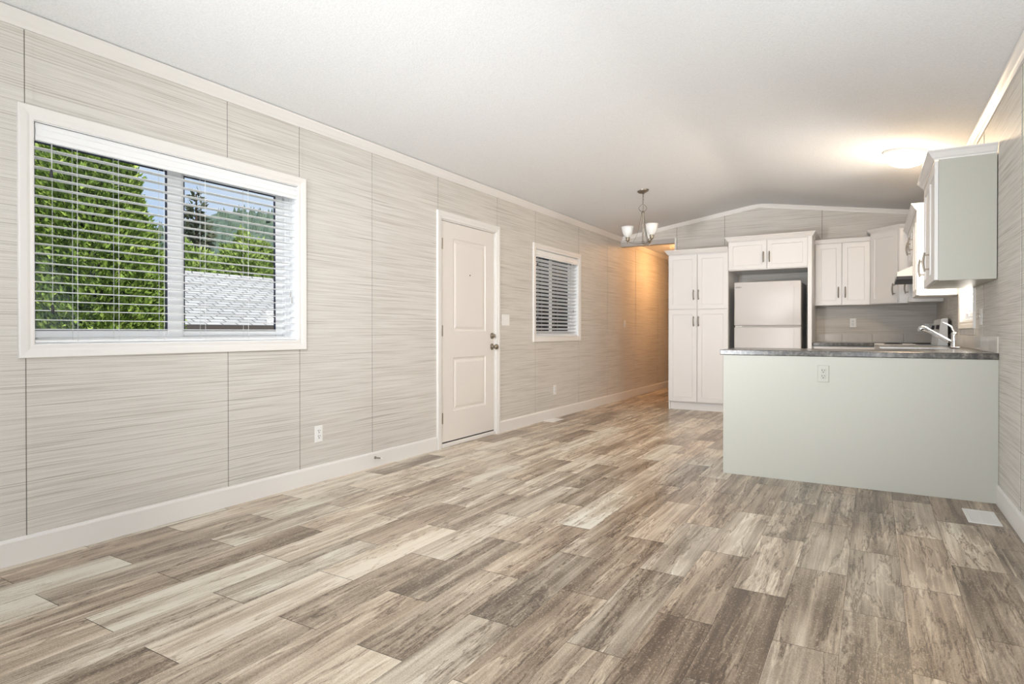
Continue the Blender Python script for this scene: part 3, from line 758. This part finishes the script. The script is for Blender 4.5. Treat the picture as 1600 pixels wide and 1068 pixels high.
# diagonal corner cabinet: polygon body
t = thing('upper_cabinet', 'taller white angled corner upper cabinet with one door', 'cabinet', (W - .004, G - .005, 1.372))
cx, cy = 3.301 - W, (G - .32) - G; dx_, dy_ = 3.591 - W, 8.239 - G
n_ = Vector((-(cy - dy_), -(dx_ - cx), 0)).normalized()
k = .0213
MB().prism([(0, 0), (cx, 0), (cx, cy), (cx - n_.x * k * 0, cy), (dx_, dy_), (0, dy_)], 0, .848).build('cabinet_body', M['cab'], t)
dl = math.hypot(dx_ - cx, dy_ - cy); ang = math.atan2(dy_ - cy, dx_ - cx)
# door built in its own rotated frame
dd = shaker(t, .012, dl - .012, .004, .838, hx=dl - .050, hz=(.094, .228))
dd.location = (cx - .0212 * math.sin(-ang), cy - .0212 * math.cos(-ang), 0); dd.rotation_euler = (0, 0, ang)
MB().sweep([(cx, 0, .846), (cx, cy, .846), (dx_, dy_, .846), (-.25, dy_, .846)], (0, 0, 1), [(-a, b) for a, b in [(0, 0), (.004, 0), (.006, .010), (.024, .026), (.040, .046), (.040, .054), (0, .054)]]).build('crown', M['cab'], t)
# right-wall uppers: local x runs towards the camera (-Y), faces look to -X
def right_cab(label, yfar, ynear, z0, z1, doors, h_crown=True, name='upper_cabinet', handles=HZ, ends=None, xf=3.660, smat=None, crown_far=False, crown_near=True):
    t = thing(name, label, 'cabinet', (xf, yfar, 0), RR); w_ = yfar - ynear; d = W - xf - .005
    MB().box(0, .0215, z0, w_, d, z1, .001).build('cabinet_body', smat or M['cab'], t)
    for a, b, hx in doors: shaker(t, a, b, z0 + .002, z1 - .010, hx=hx, hz=handles)
    if h_crown:
        p = [(0, 0, z1 - .004), (w_, 0, z1 - .004)] + ([(w_, d, z1 - .004)] if crown_near else [])
        if crown_far: p = [(0, d, z1 - .004)] + p
        cab_crown(t, p)
    return t
right_cab('slim white upper cabinet squeezed between the range hood and the corner cabinet', 8.231, 7.966, 1.372, 2.145, [(0, .265, .208)], crown_near=False)
right_cab('short white cabinet mounted above the range hood', 7.963, 7.203, 1.750, 2.145, [(0, .38, .335), (.38, .76, .715)], handles=(1.846, 1.984), crown_near=False)
right_cab('white upper cabinet between the range hood and kitchen window', 7.201, 6.582, 1.372, 2.145, [(0, .310, None), (.310, .619, None)])
right_cab('large white upper cabinet with pale side, nearest the camera over the peninsula', 5.660, 4.722, 1.372, 2.145, [(0, .469, .045), (.469, .938, .520)], smat=M['cabside'], crown_far=True)
# range hood
t = thing('range_hood', 'white under-cabinet range hood with dark underside filter', 'range hood', (W - .002, 7.583, 0))
MB().extr([(0, 1.748), (-.318, 1.748), (-.318, 1.700), (-.448, 1.640), (-.448, 1.600), (0, 1.600)], 'y', -.378, .378).build('hood_body', M['enamel'], t)
MB().box(-.452, -.378, 1.566, -.02, .378, 1.600, .002).build('filter_band', M['black'], t)

# ------------------------------------------------------------------ countertops, base cabinets, sink, faucet, range
ZC = .914
t = thing('peninsula_cabinet', 'long pale-panelled kitchen peninsula base under the dark countertop', 'cabinet', (2.370, 4.668, 0))
MB().box(0, 0, 0, W - 2.371, .018, ZC - .039, .001).build('back_panel', M['cabside'], t)
MB().box(.0, .018, 0, .018, .60, ZC - .039, .001).build('end_panel', M['cabside'], t)
MB().box(.018, .018, .1, W - 2.371, .58, ZC - .039).build('cabinet_body', M['cab'], t)
MB().box(.018, .05, 0, .95, .52, .1).build('toe_kick', M['cab'], t)
for k in range(2):
    d = MB()
    o = bpy.data.objects.new('door_holder', None)
    a = .05 + k * .45
    dr = shaker(t, 0, .44, .12, .86, hx=.04 if k == 0 else .40, hz=(.68, .81)); dr.location = (a + .44, .601, 0); dr.rotation_euler = (0, 0, PI)
# counters: one continuous dark top over the peninsula and the sink run
def top(mb, x0, y0, x1, y1): mb.box(x0, y0, ZC - .038, x1, y1, ZC, .004)
t = thing('countertop', 'dark speckled countertop over the peninsula and sink run', 'countertop', (3.34, 5.3, 0))
mb = MB(); poly = [(2.347, 4.660), (W, 4.660), (W, 7.198), (3.34, 7.198), (3.34, 5.30), (2.347, 5.30)]
mb.prism([(x - 3.34, y - 5.3) for x, y in poly], ZC - .038, ZC); ct = mb.build('worktop', M['counter'], t)
bv = ct.modifiers.new('bevel', 'BEVEL'); bv.width = .004; bv.segments = 2
t = thing('countertop', 'dark speckled countertop in the far kitchen corner, past the range', 'countertop', (3.34, 8.21, 0))
poly = [(2.692, G), (2.692, 8.205), (3.34, 8.205), (3.34, 7.968), (W, 7.968), (W, G)]
ct = MB().prism([(x - 3.34, y - 8.21) for x, y in poly], ZC - .038, ZC).build('worktop', M['counter'], t)
bv = ct.modifiers.new('bevel', 'BEVEL'); bv.width = .004; bv.segments = 2
# base cabinets
t = thing('base_cabinet', 'white base cabinet with sink, under the kitchen window', 'cabinet', (3.365, 7.196, 0), RR)
MB().box(0, .0215, .1, 1.90, W - 3.366, ZC - .15).build('cabinet_body', M['cab'], t)
MB().box(0, .08, 0, 1.90, .095, .1).build('toe_kick', M['cab'], t)
for k in range(4): shaker(t, .03 + k * .45, .48 + k * .45, .11, .72, hx=(.44 if k % 2 == 0 else .07) + k * .45, hz=(.56, .69))
MB().box(0, .0215, ZC - .15, 1.90, .045, ZC - .04).build('apron', M['cab'], t)
t = thing('base_cabinet', 'white corner base cabinet on the far wall beside the fridge panel', 'cabinet', (2.692, 8.23, 0))
mb = MB(); mb.box(0, .0215, .1, W - 2.693, G - 8.231, ZC - .04); mb.box(.672, -.262, .1, W - 2.693, .0215, ZC - .04); mb.build('cabinet_body', M['cab'], t)
MB().box(0, .08, 0, .67, .095, .1).build('toe_kick', M['cab'], t)
shaker(t, .01, .66, .11, .70, hx=.06, hz=(.54, .67)); shaker(t, .01, .66, .71, .865, name='drawer', rail=.035)
# sink
t = thing('kitchen_sink', 'steel drop-in kitchen sink below the window', 'sink', (3.60, 6.08, ZC))
a, b = .20, .37
mb = MB()
def rr(w_, h_, z): return [(-w_, -h_, z), (w_, -h_, z), (w_, h_, z), (-w_, h_, z)]
rings = [rr(a + .03, b + .03, .001), rr(a + .03, b + .03, .006), rr(a, b, .006), rr(a - .03, b - .03, .0045), rr(a - .05, b - .05, .0035), ]
for u_, v_ in zip(rings[:-1], rings[1:]):
    for k in range(4): mb.quad(u_[k], u_[(k + 1) % 4], v_[(k + 1) % 4], v_[k])
mb.quad(*rings[-1]); mb.build('sink_rim', M['steel'], t)
# faucet
t = thing('kitchen_faucet', 'chrome pull-out kitchen faucet with raised lever, at the window sink', 'faucet', (3.880, 5.95, ZC + .007))
MB().box(-.03, -.09, -.006, .03, .09, .006, .004).build('base_plate', M['chrome'], t)
MB().lathe([(.026, .004), (.024, .020), (.021, .050), (.020, .085), (.022, .105), (.017, .118), (0.001, .122)], (0, 0, 0), 20).build('faucet_body', M['chrome'], t)
MB().tube([(-.010, 0, .040), (-.045, 0, .055), (-.100, 0, .090), (-.150, 0, .122), (-.178, 0, .140)], [.013, .015, .0165, .0175, .018], 14).build('spout', M['chrome'], t)
MB().tube([(-.172, 0, .136), (-.190, 0, .148), (-.208, 0, .155), (-.220, 0, .150), (-.226, 0, .138), (-.226, 0, .128)], [.018, .021, .023, .023, .021, .018], 14).build('spray_head', M['chrome'], t)
MB().tube([(.002, 0, .110), (-.006, 0, .135), (-.022, 0, .165), (-.050, 0, .188), (-.078, 0, .200)], [.010, .008, .0065, .006, .005], 10).build('lever', M['chrome'], t)
# range
t = thing('kitchen_range', 'white electric range under the hood, its control backguard against the wall', 'range', (W - .004, 7.583, 0))
MB().box(-.64, -.377, .04, 0, .377, .905, .003).build('range_body', M['enamel'], t)
MB().box(-.64, -.377, .905, -.08, .377, .916, .003).build('cooktop', M['enamel'], t)
MB().extr([(-.115, .90), (-.085, 1.165), (-.070, 1.175), (-.030, 1.175), (-.030, .90)], 'y', -.377, .377).build('backguard', M['enamel'], t)
for yy in (-.31, -.22, .22, .31):
    MB().lathe([(.022, 0), (.020, .018), (.001, .019)], (-.095, yy, 1.09), 14, (-1, 0, .11)).build('knob', M['black'], t)
for bx, by, r_ in ((-.22, -.19, .075), (-.22, .19, .09), (-.48, -.19, .09), (-.48, .19, .075)):
    pts = [(bx + (r_ * i / 90) * math.cos(i * .22), by + (r_ * i / 90) * math.sin(i * .22), .920) for i in range(12, 91)]
    MB().tube(pts, .004, 6).build('burner_coil', M['black'], t)
dr = MB().box(-.665, -.36, .22, -.641, .36, .80, .004).build('oven_door', M['enamel'], t)
MB().box(-.668, -.25, .38, -.664, .25, .62, .001).build('oven_window', M['glassblack'], dr)
MB().tube([(-.69, -.30, .76), (-.69, .30, .76)], .009, 8).build('handle', M['nickel'], dr)
# low outlet box on far wall near the corner
cover_plate('light outlet plate in the far corner, seen just above the faucet spout', 'outlet', (3.915, G, 1.105), 0, 'outlet', .115, .075)

# tile strip backsplash
M['tile'] = simple('backsplash_tile', (0.60, 0.56, 0.50, 1), .18, vary=.08, bscale=14)
t = structure(bpy.data.objects.new('trim_5', None)); COL.objects.link(t)
mb = MB(); x = 2.692
for a, b in ((2.692, 2.984), (2.987, 3.315), (3.318, 3.646), (3.649, W - .011)): mb.box(a, G - .009, ZC + .001, b, G, 1.016, .0015)
mb.build('tile_row', M['tile'], t)
mb = MB(); y = 4.672
while y < G - .02:
    y2 = min(y + .330, G - .010); mb.box(W - .009, y, ZC + .001, W, y2 - .003, 1.016, .0015); y = y2
mb.box(W - .009, 5.64, 1.019, W, 5.94, 1.068, .0015).box(W - .009, 5.943, 1.019, W, 6.24, 1.068, .0015).box(W - .009, 6.243, 1.019, W, 6.55, 1.068, .0015)
mb.build('tile_row', M['tile'], t)

# ------------------------------------------------------------------ refrigerator
t = thing('refrigerator', 'white top-freezer refrigerator standing in the cabinet niche', 'refrigerator', (1.802, 8.10, 0))
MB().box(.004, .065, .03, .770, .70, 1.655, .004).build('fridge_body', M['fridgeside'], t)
def soft_box(x0, y0_, z0, x1, y1_, z1, name, mat, r_=.014):
    o = MB().box(x0, y0_, z0, x1, y1_, z1).build(name, mat, t); b_ = o.modifiers.new('bevel', 'BEVEL'); b_.width = r_; b_.segments = 4
    for p in o.data.polygons: p.use_smooth = True
    return o
fz = soft_box(0, 0, 1.120, .774, .062, 1.672, 'freezer_door', M['fridge']); fd = soft_box(0, 0, .09, .774, .062, 1.104, 'fridge_door', M['fridge'])
MB().box(.01, .02, 1.104, .765, .06, 1.120).build('door_gap_seal', M['fridgeside'], t)
MB().box(.03, .05, .0, .745, .09, .085, .004).build('kick_grille', M['black'], t)
MB().box(.012, -.004, 1.106, .095, .004, 1.118, .003).build('hinge_cover', M['plate'], t)
# moulded side grips along the right edge
MB().box(.690, -.004, 1.135, .700, .004, 1.60, .003).build('handle', M['fridge'], fz); MB().box(.690, -.004, .60, .700, .004, 1.09, .003).build('handle', M['fridge'], fd)
mb = MB(); pts = [(.052 + .032 * math.cos(a), -.0012, 1.607 + .0075 * math.sin(a) + .004 * math.cos(a)) for a in [i * PI / 12 for i in range(2, 23)]]
mb.tube(pts, .0012, 5).build('badge_ring', M['logo'], fz)
cu = bpy.data.curves.new('badge_text', 'FONT'); cu.body = 'Whirlpool'; cu.size = .019; cu.extrude = .0006; cu.align_x = 'CENTER'
tmp = bpy.data.objects.new('badge_text_src', cu); COL.objects.link(tmp); bpy.context.view_layer.update()
me = bpy.data.meshes.new_from_object(tmp.evaluated_get(bpy.context.evaluated_depsgraph_get())); bpy.data.objects.remove(tmp)
me.materials.clear(); me.materials.append(M['logo'])
bo = bpy.data.objects.new('badge_lettering', me); COL.objects.link(bo); bo.parent = fz; bo.location = (.052, -.0014, 1.602); bo.rotation_euler = (R(90), 0, 0)

# ------------------------------------------------------------------ chandelier
CX, CY = 1.072, 6.70; CZ = zc(CX)
t = thing('chandelier', 'brushed nickel chandelier with three frosted bell shades hanging before the hall', 'chandelier', (CX, CY, CZ))
nrm = Vector((SL, 0, -1)).normalized()
MB().lathe([(.065, 0), (.065, .006), (.055, .018), (.030, .030), (.010, .036), (.008, .044)], (0, 0, 0), 24, nrm).build('canopy', M['nickel'], t)
# chain links
mb = MB()
for k in range(6):
    z = -.045 - k * .019; pts = []
    for i in range(13):
        a = 2 * PI * i / 12; u_, v_ = .0065 * math.cos(a), .013 * math.sin(a)
        pts.append((u_, 0, z + v_) if k % 2 == 0 else (0, u_, z + v_))
    mb.tube(pts, .0016, 5, False)
mb.tube([(.004, .004, -.04), (.008, -.004, -.10), (.002, .003, -.16), (0, 0, -.24)], .0018, 6)
mb.build('chain', M['nickel'], t)
b0 = 2.03 - CZ
mb = MB()   # upper scrolls: a small three-armed cage above the column
for k in range(3):
    a = R(30.7) + k * 2 * PI / 3 + .4; c_, s_ = math.cos(a), math.sin(a); pts = []
    for i in range(13):
        u_ = i / 12; rr_ = .048 * math.sin(PI * u_) ** .8 + .004; pts.append((c_ * rr_, s_ * rr_, -.155 - .085 * u_))
    mb.tube(pts, .0028, 6)
mb.build('scroll_cage', M['nickel'], t)
MB().lathe([(.005, b0 + .012), (.014, b0 + .018), (.017, b0 + .032), (.010, b0 + .045), (.0085, b0 + .06), (.0085, -.275), (.016, -.265), (.020, -.252), (.012, -.240), (.005, -.232)], (0, 0, 0), 18).build('column', M['nickel'], t)
MB().lathe([(.001, b0 - .012), (.007, b0 - .006), (.009, b0 + .002), (.006, b0 + .012)], (0, 0, 0), 14).build('finial', M['nickel'], t)
for deg in (172, -68, 52):
    a = R(30.7423 + deg); c_, s_ = math.cos(a), math.sin(a); Rr = .170
    P_ = lambda r_, z: (c_ * r_, s_ * r_, z)
    arm = MB().tube([P_(.012, b0 + .022), P_(.05, b0 + .016), P_(.10, b0 + .022), P_(.145, b0 + .034), P_(Rr, b0 + .046), P_(Rr, b0 + .062)], .0050, 8).build('arm', M['nickel'], t)
    MB().tube([P_(.014, -.262), P_(.030, -.33), P_(.050, -.45), P_(.075, b0 + .10), P_(.110, b0 + .030)], .0026, 6).build('stay_rod', M['nickel'], arm)
    MB().lathe([(.008, b0 + .040), (.020, b0 + .056), (.024, b0 + .066), (.018, b0 + .074), (.026, b0 + .082), (.024, b0 + .092)], (c_ * Rr, s_ * Rr, 0), 16).lathe([(.001, b0 + .010), (.006, b0 + .018), (.004, b0 + .042)], (c_ * Rr, s_ * Rr, 0), 12).build('shade_holder', M['antique'], arm)
    pf = [(.022, .092), (.034, .102), (.049, .124), (.059, .152), (.066, .184), (.071, .214)]
    prof = [(r_, b0 + z) for r_, z in pf] + [(r_ - .003, b0 + z) for r_, z in reversed(pf)]
    MB().lathe(prof, (c_ * Rr, s_ * Rr, 0), 24, cap=False).build('lamp_shade', M['shade'], arm)

# ------------------------------------------------------------------ kitchen dome light (lit)
LX, LY = 3.560, 6.10; LZ = zc(LX)
t = thing('ceiling_light', 'lit white dome light on the ceiling beside the near upper cabinet', 'ceiling light', (LX, LY, LZ))
dn = Vector((-SL, 0, -1)).normalized()
MB().lathe([(.170, 0), (.172, .012), (.165, .022), (.160, .024)], (0, 0, 0), 32, dn).build('base_pan', M['plate'], t)
MB().lathe([(.162, .022), (.160, .040), (.145, .066), (.115, .090), (.075, .106), (.035, .114), (.001, .116)], (0, 0, 0), 32, dn).build('glass_dome', M['lampglass'], t)
MB().lathe([(.006, 0), (.007, .010), (.001, .014)], tuple(Vector((-.150, -.045, 0)) + dn * .026), 10, dn).build('clip', M['nickel'], t)
# hall lamp, hidden behind the pantry
t = thing('ceiling_light', 'warm dome light on the hall ceiling behind the pantry', 'ceiling light', (.745, 10.0, 2.45))
MB().lathe([(.140, 0), (.142, .012), (.130, .030), (.10, .060), (.05, .080), (.001, .084)], (0, 0, 0), 24, (0, 0, -1)).build('glass_dome', M['halllamp'], t)

# ------------------------------------------------------------------ outside
GZ = -.85
gr = S(MB().box(-90, -40, GZ - .2, 40, 120, GZ), 'ground_outside', M['lawn'])
def leaves(shape, n, size, name, mat, parent, up=.5):
    """shape(n) -> points, outward normals; builds n small leaf-spray quads as one mesh"""
    P_, Nn = shape(n)
    rnd = rng.normal(size=(n, 3)); d = Nn + .55 * rnd; d[:, 2] += up; d /= np.linalg.norm(d, axis=1)[:, None]
    s_ = np.cross(d, rng.normal(size=(n, 3))); s_ /= np.linalg.norm(s_, axis=1)[:, None]
    L_ = size * (.6 + .9 * rng.random(n))[:, None]
    v = np.empty((n, 4, 3)); v[:, 0] = P_ - d * L_ * .4; v[:, 1] = P_ + s_ * L_ * .35; v[:, 2] = P_ + d * L_; v[:, 3] = P_ - s_ * L_ * .35
    me = bpy.data.meshes.new(name); me.vertices.add(4 * n); me.vertices.foreach_set('co', v.reshape(-1)); me.loops.add(4 * n); me.polygons.add(n)
    me.loops.foreach_set('vertex_index', np.arange(4 * n)); me.polygons.foreach_set('loop_start', np.arange(0, 4 * n, 4)); me.polygons.foreach_set('loop_total', np.full(n, 4))
    me.materials.append(mat); me.update(calc_edges=True); me.validate()
    o = bpy.data.objects.new(name, me); COL.objects.link(o); o.parent = parent; return o
def cone_shape(H_, R_, pw=.75, lump=.10, z0=0):
    def f(n):
        u_ = 1 - np.sqrt(rng.random(n)); u_ = np.clip(u_, 0, .995)   # more at the base
        a = rng.random(n) * 2 * PI
        lm = 1 + lump * np.sin(a * 5 + u_ * 19) * np.sin(u_ * 47 + a * 3) + .05 * rng.normal(size=n)
        r_ = R_ * (1 - u_) ** pw * lm * (1 - .22 * rng.random(n) ** 2)
        P_ = np.stack([r_ * np.cos(a), r_ * np.sin(a), z0 + u_ * H_], 1)
        return P_, np.stack([np.cos(a), np.sin(a), np.full(n, R_ / H_)], 1)
    return f
def blob_shape(rx, ry, rz, zc0, lump=.25):
    def f(n):
        d = rng.normal(size=(n, 3)); d /= np.linalg.norm(d, axis=1)[:, None]; d[:, 2] = np.abs(d[:, 2]) * 1.1 - .35
        lm = 1 + lump * np.sin(d[:, 0] * 6 + 1) * np.sin(d[:, 1] * 7 + d[:, 2] * 5) + .06 * rng.normal(size=n)
        lm *= (1 - .2 * rng.random(n) ** 2)
        return d * np.array([rx, ry, rz]) * lm[:, None] + np.array([0, 0, zc0]), d
    return f
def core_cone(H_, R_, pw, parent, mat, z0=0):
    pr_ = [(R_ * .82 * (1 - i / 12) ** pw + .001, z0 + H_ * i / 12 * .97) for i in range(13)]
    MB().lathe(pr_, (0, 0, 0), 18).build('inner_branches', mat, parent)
# big cedar just outside the large window
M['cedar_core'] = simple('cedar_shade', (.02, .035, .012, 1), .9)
t = thing('cedar_tree', 'big bright green cone-shaped cedar filling the left pane of the large window', 'tree', (-3.9, 3.27, GZ))
MB().lathe([(.12, 0), (.10, .5), (.03, 4.0)], (0, 0, 0), 10).build('trunk', M['bark'], t)
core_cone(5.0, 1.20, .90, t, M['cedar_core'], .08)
leaves(cone_shape(5.05, 1.27, .90, .07, .08), 110000, .040, 'foliage', M['cedar'], t, .7)
t = thing('broadleaf_tree', 'green broadleaf treetop showing left of the cedar through the large window', 'tree', (-6.6, 2.75, GZ))
MB().lathe([(.16, 0), (.10, 4.0)], (0, 0, 0), 10).build('trunk', M['bark'], t)
leaves(blob_shape(1.25, 1.25, 2.3, 3.0), 12000, .13, 'foliage', M['shrub'], t)
# neighbouring low building with grey shingle roof
def roof_building(label, x0, x1, xr, y0, y1, ze, zr):
    t = thing('neighbour_building', label, 'building', ((x0 + x1) / 2, (y0 + y1) / 2, GZ)); ox, oy = (x0 + x1) / 2, (y0 + y1) / 2
    MB().box(x0 + .25 - ox, y0 + .2 - oy, 0, x1 - .25 - ox, y1 - .2 - oy, ze - GZ - .10).build('wall', M['siding'], t)
    me = bpy.data.meshes.new('roof'); V = []; F = []; UV = []
    for (xa, xb) in ((x1, xr), (x0, xr)):
        o_ = len(V); Ls = math.hypot(xb - xa, zr - ze)
        V += [(xa - ox, y0 - oy, ze - GZ), (xa - ox, y1 - oy, ze - GZ), (xb - ox, y1 - oy, zr - GZ), (xb - ox, y0 - oy, zr - GZ)]
        F.append((o_, o_ + 1, o_ + 2, o_ + 3)); UV += [(0, 0), (y1 - y0, 0), (y1 - y0, Ls), (0, Ls)]
    me.from_pydata(V, [], F); uvl = me.uv_layers.new(name='UVMap'); uvl.data.foreach_set('uv', [c for p in UV for c in p]); me.materials.append(M['shingle'])
    ro = bpy.data.objects.new('roof', me); COL.objects.link(ro); ro.parent = t
    sm_ = ro.modifiers.new('solid', 'SOLIDIFY'); sm_.thickness = .04
    mb = MB(); mb.box(x1 - .03 - ox, y0 - oy, ze - .13 - GZ, x1 + .005 - ox, y1 - oy, ze - .015 - GZ); mb.box(x0 - ox, y0 - oy, ze - .13 - GZ, x0 + .03 - ox, y1 - oy, ze - .015 - GZ)
    mb.box(x0 + .03 - ox, y0 - oy, ze - .13 - GZ, x1 - .03 - ox, y1 - oy, ze - .10 - GZ)
    for yy in (y0, y1): mb.extr([(x0 + .25 - ox, ze - GZ - .1), (x1 - .25 - ox, ze - GZ - .1), (xr - ox, zr - GZ - .12)], 'y', yy + (.2 if yy == y0 else -.25) - oy, yy + (.25 if yy == y0 else -.2) - oy)
    mb.build('eave_board', M['asphalt_dark'], t)
    return t
roof_building('low building with light grey shingle roof seen through the large window', -12.4, -6.6, -9.5, 5.0, 12.4, 1.17, 2.34)
roof_building('pale building with grey roof seen through the small window', -8.0, -5.2, -6.6, 15.6, 21.5, 1.05, 1.62)
# bright trees behind the roof
for k, (x, y, r_, rz, z) in enumerate(((-14.3, 10.75, .84, 1.8, 3.0), (-14.9, 13.1, .92, 2.0, 3.5), (-14.2, 15.4, .88, 2.1, 3.8))):
    t = thing('leafy_tree', ['bright green leafy tree behind the grey roof, at the centre bar of the window', 'bright green leafy tree behind the grey roof, middle of the right pane',
                             'bright green leafy tree behind the grey roof, at the right edge of the pane'][k], 'tree', (x, y, GZ))
    MB().lathe([(.15, 0), (.08, z)], (0, 0, 0), 8).build('trunk', M['bark'], t)
    leaves(blob_shape(r_, r_, rz, z), 12000, .14, 'foliage', M['shrub'], t)
t = thing('pine_tree', 'tall dark pine rising into the sky just right of the window bar', 'tree', (-22.0, 15.7, GZ))
MB().lathe([(.20, 0), (.03, 7.9)], (0, 0, 0), 8).build('trunk', M['bark'], t)
leaves(cone_shape(7.6, .85, .5, .6, .6), 3600, .20, 'foliage', M['pine'], t, .1)
# dark trees outside the small window
for k, (x, y) in enumerate(((-10.5, 24.6), (-10.9, 28.5), (-11.3, 32.4))):
    t = thing('evergreen_tree', ['dark evergreen at the left of the small window view', 'dark evergreen in the middle of the small window view', 'dark evergreen at the right of the small window view'][k], 'tree', (x, y, GZ))
    MB().lathe([(.2, 0), (.03, 7)], (0, 0, 0), 8).build('trunk', M['bark'], t)
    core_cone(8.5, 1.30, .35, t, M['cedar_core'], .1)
    leaves(cone_shape(8.6, 1.45, .35, .08, .1), 9000, .2, 'foliage', M['pine'], t, .4)
# forested hill
mb = MB(); nx, ny = 14, 90; V = []; F = []
for i in range(nx):
    for j in range(ny):
        x = -42 - i * 9; y = -60 + j * 4.5; u_ = i / (nx - 1)
        z = GZ + (33 * (1 - (1 - u_) ** 1.6)) * (min(1.3, max(.5, .93 + .008 * (y - 103))) + .03 * math.sin(y * .13) + .03 * math.sin(y * .31)) + (2.2 if 0 < i else 0) + random.uniform(-.5, .5) * (i > 0)
        V.append((x, y, z))
for i in range(nx - 1):
    for j in range(ny - 1): F.append((i * ny + j, (i + 1) * ny + j, (i + 1) * ny + j + 1, i * ny + j + 1))
mb.add(V, F, True); hill = mb.build('hillside', M['forest'], None); structure(hill)
# conifers on the hill as one uncountable mass
V = np.array(V); n = 5200; idx = rng.integers(ny, len(V) - ny - 1, n); base = V[idx] + np.stack([rng.uniform(-4.5, 4.5, n), rng.uniform(-2.3, 2.3, n), np.full(n, -.6)], 1)
hh = rng.uniform(1.4, 3.2, n); rr_ = hh * .24; vv = []; ff = []
for b_, h_, r_ in zip(base, hh, rr_):
    o_ = len(vv)
    for k in range(5): vv.append((b_[0] + r_ * math.cos(k * 1.2566), b_[1] + r_ * math.sin(k * 1.2566), b_[2]))
    vv.append((b_[0], b_[1], b_[2] + h_)); ff += [(o_ + k, o_ + (k + 1) % 5, o_ + 5) for k in range(5)]
mb = MB(); mb.v = vv; mb.f = ff; mb.sm = [False] * len(ff)
fo = mb.build('forest', M['forest'], None, fix=False)
tag(fo, 'blue-green conifer forest covering the far hillside', 'forest', kind='stuff')
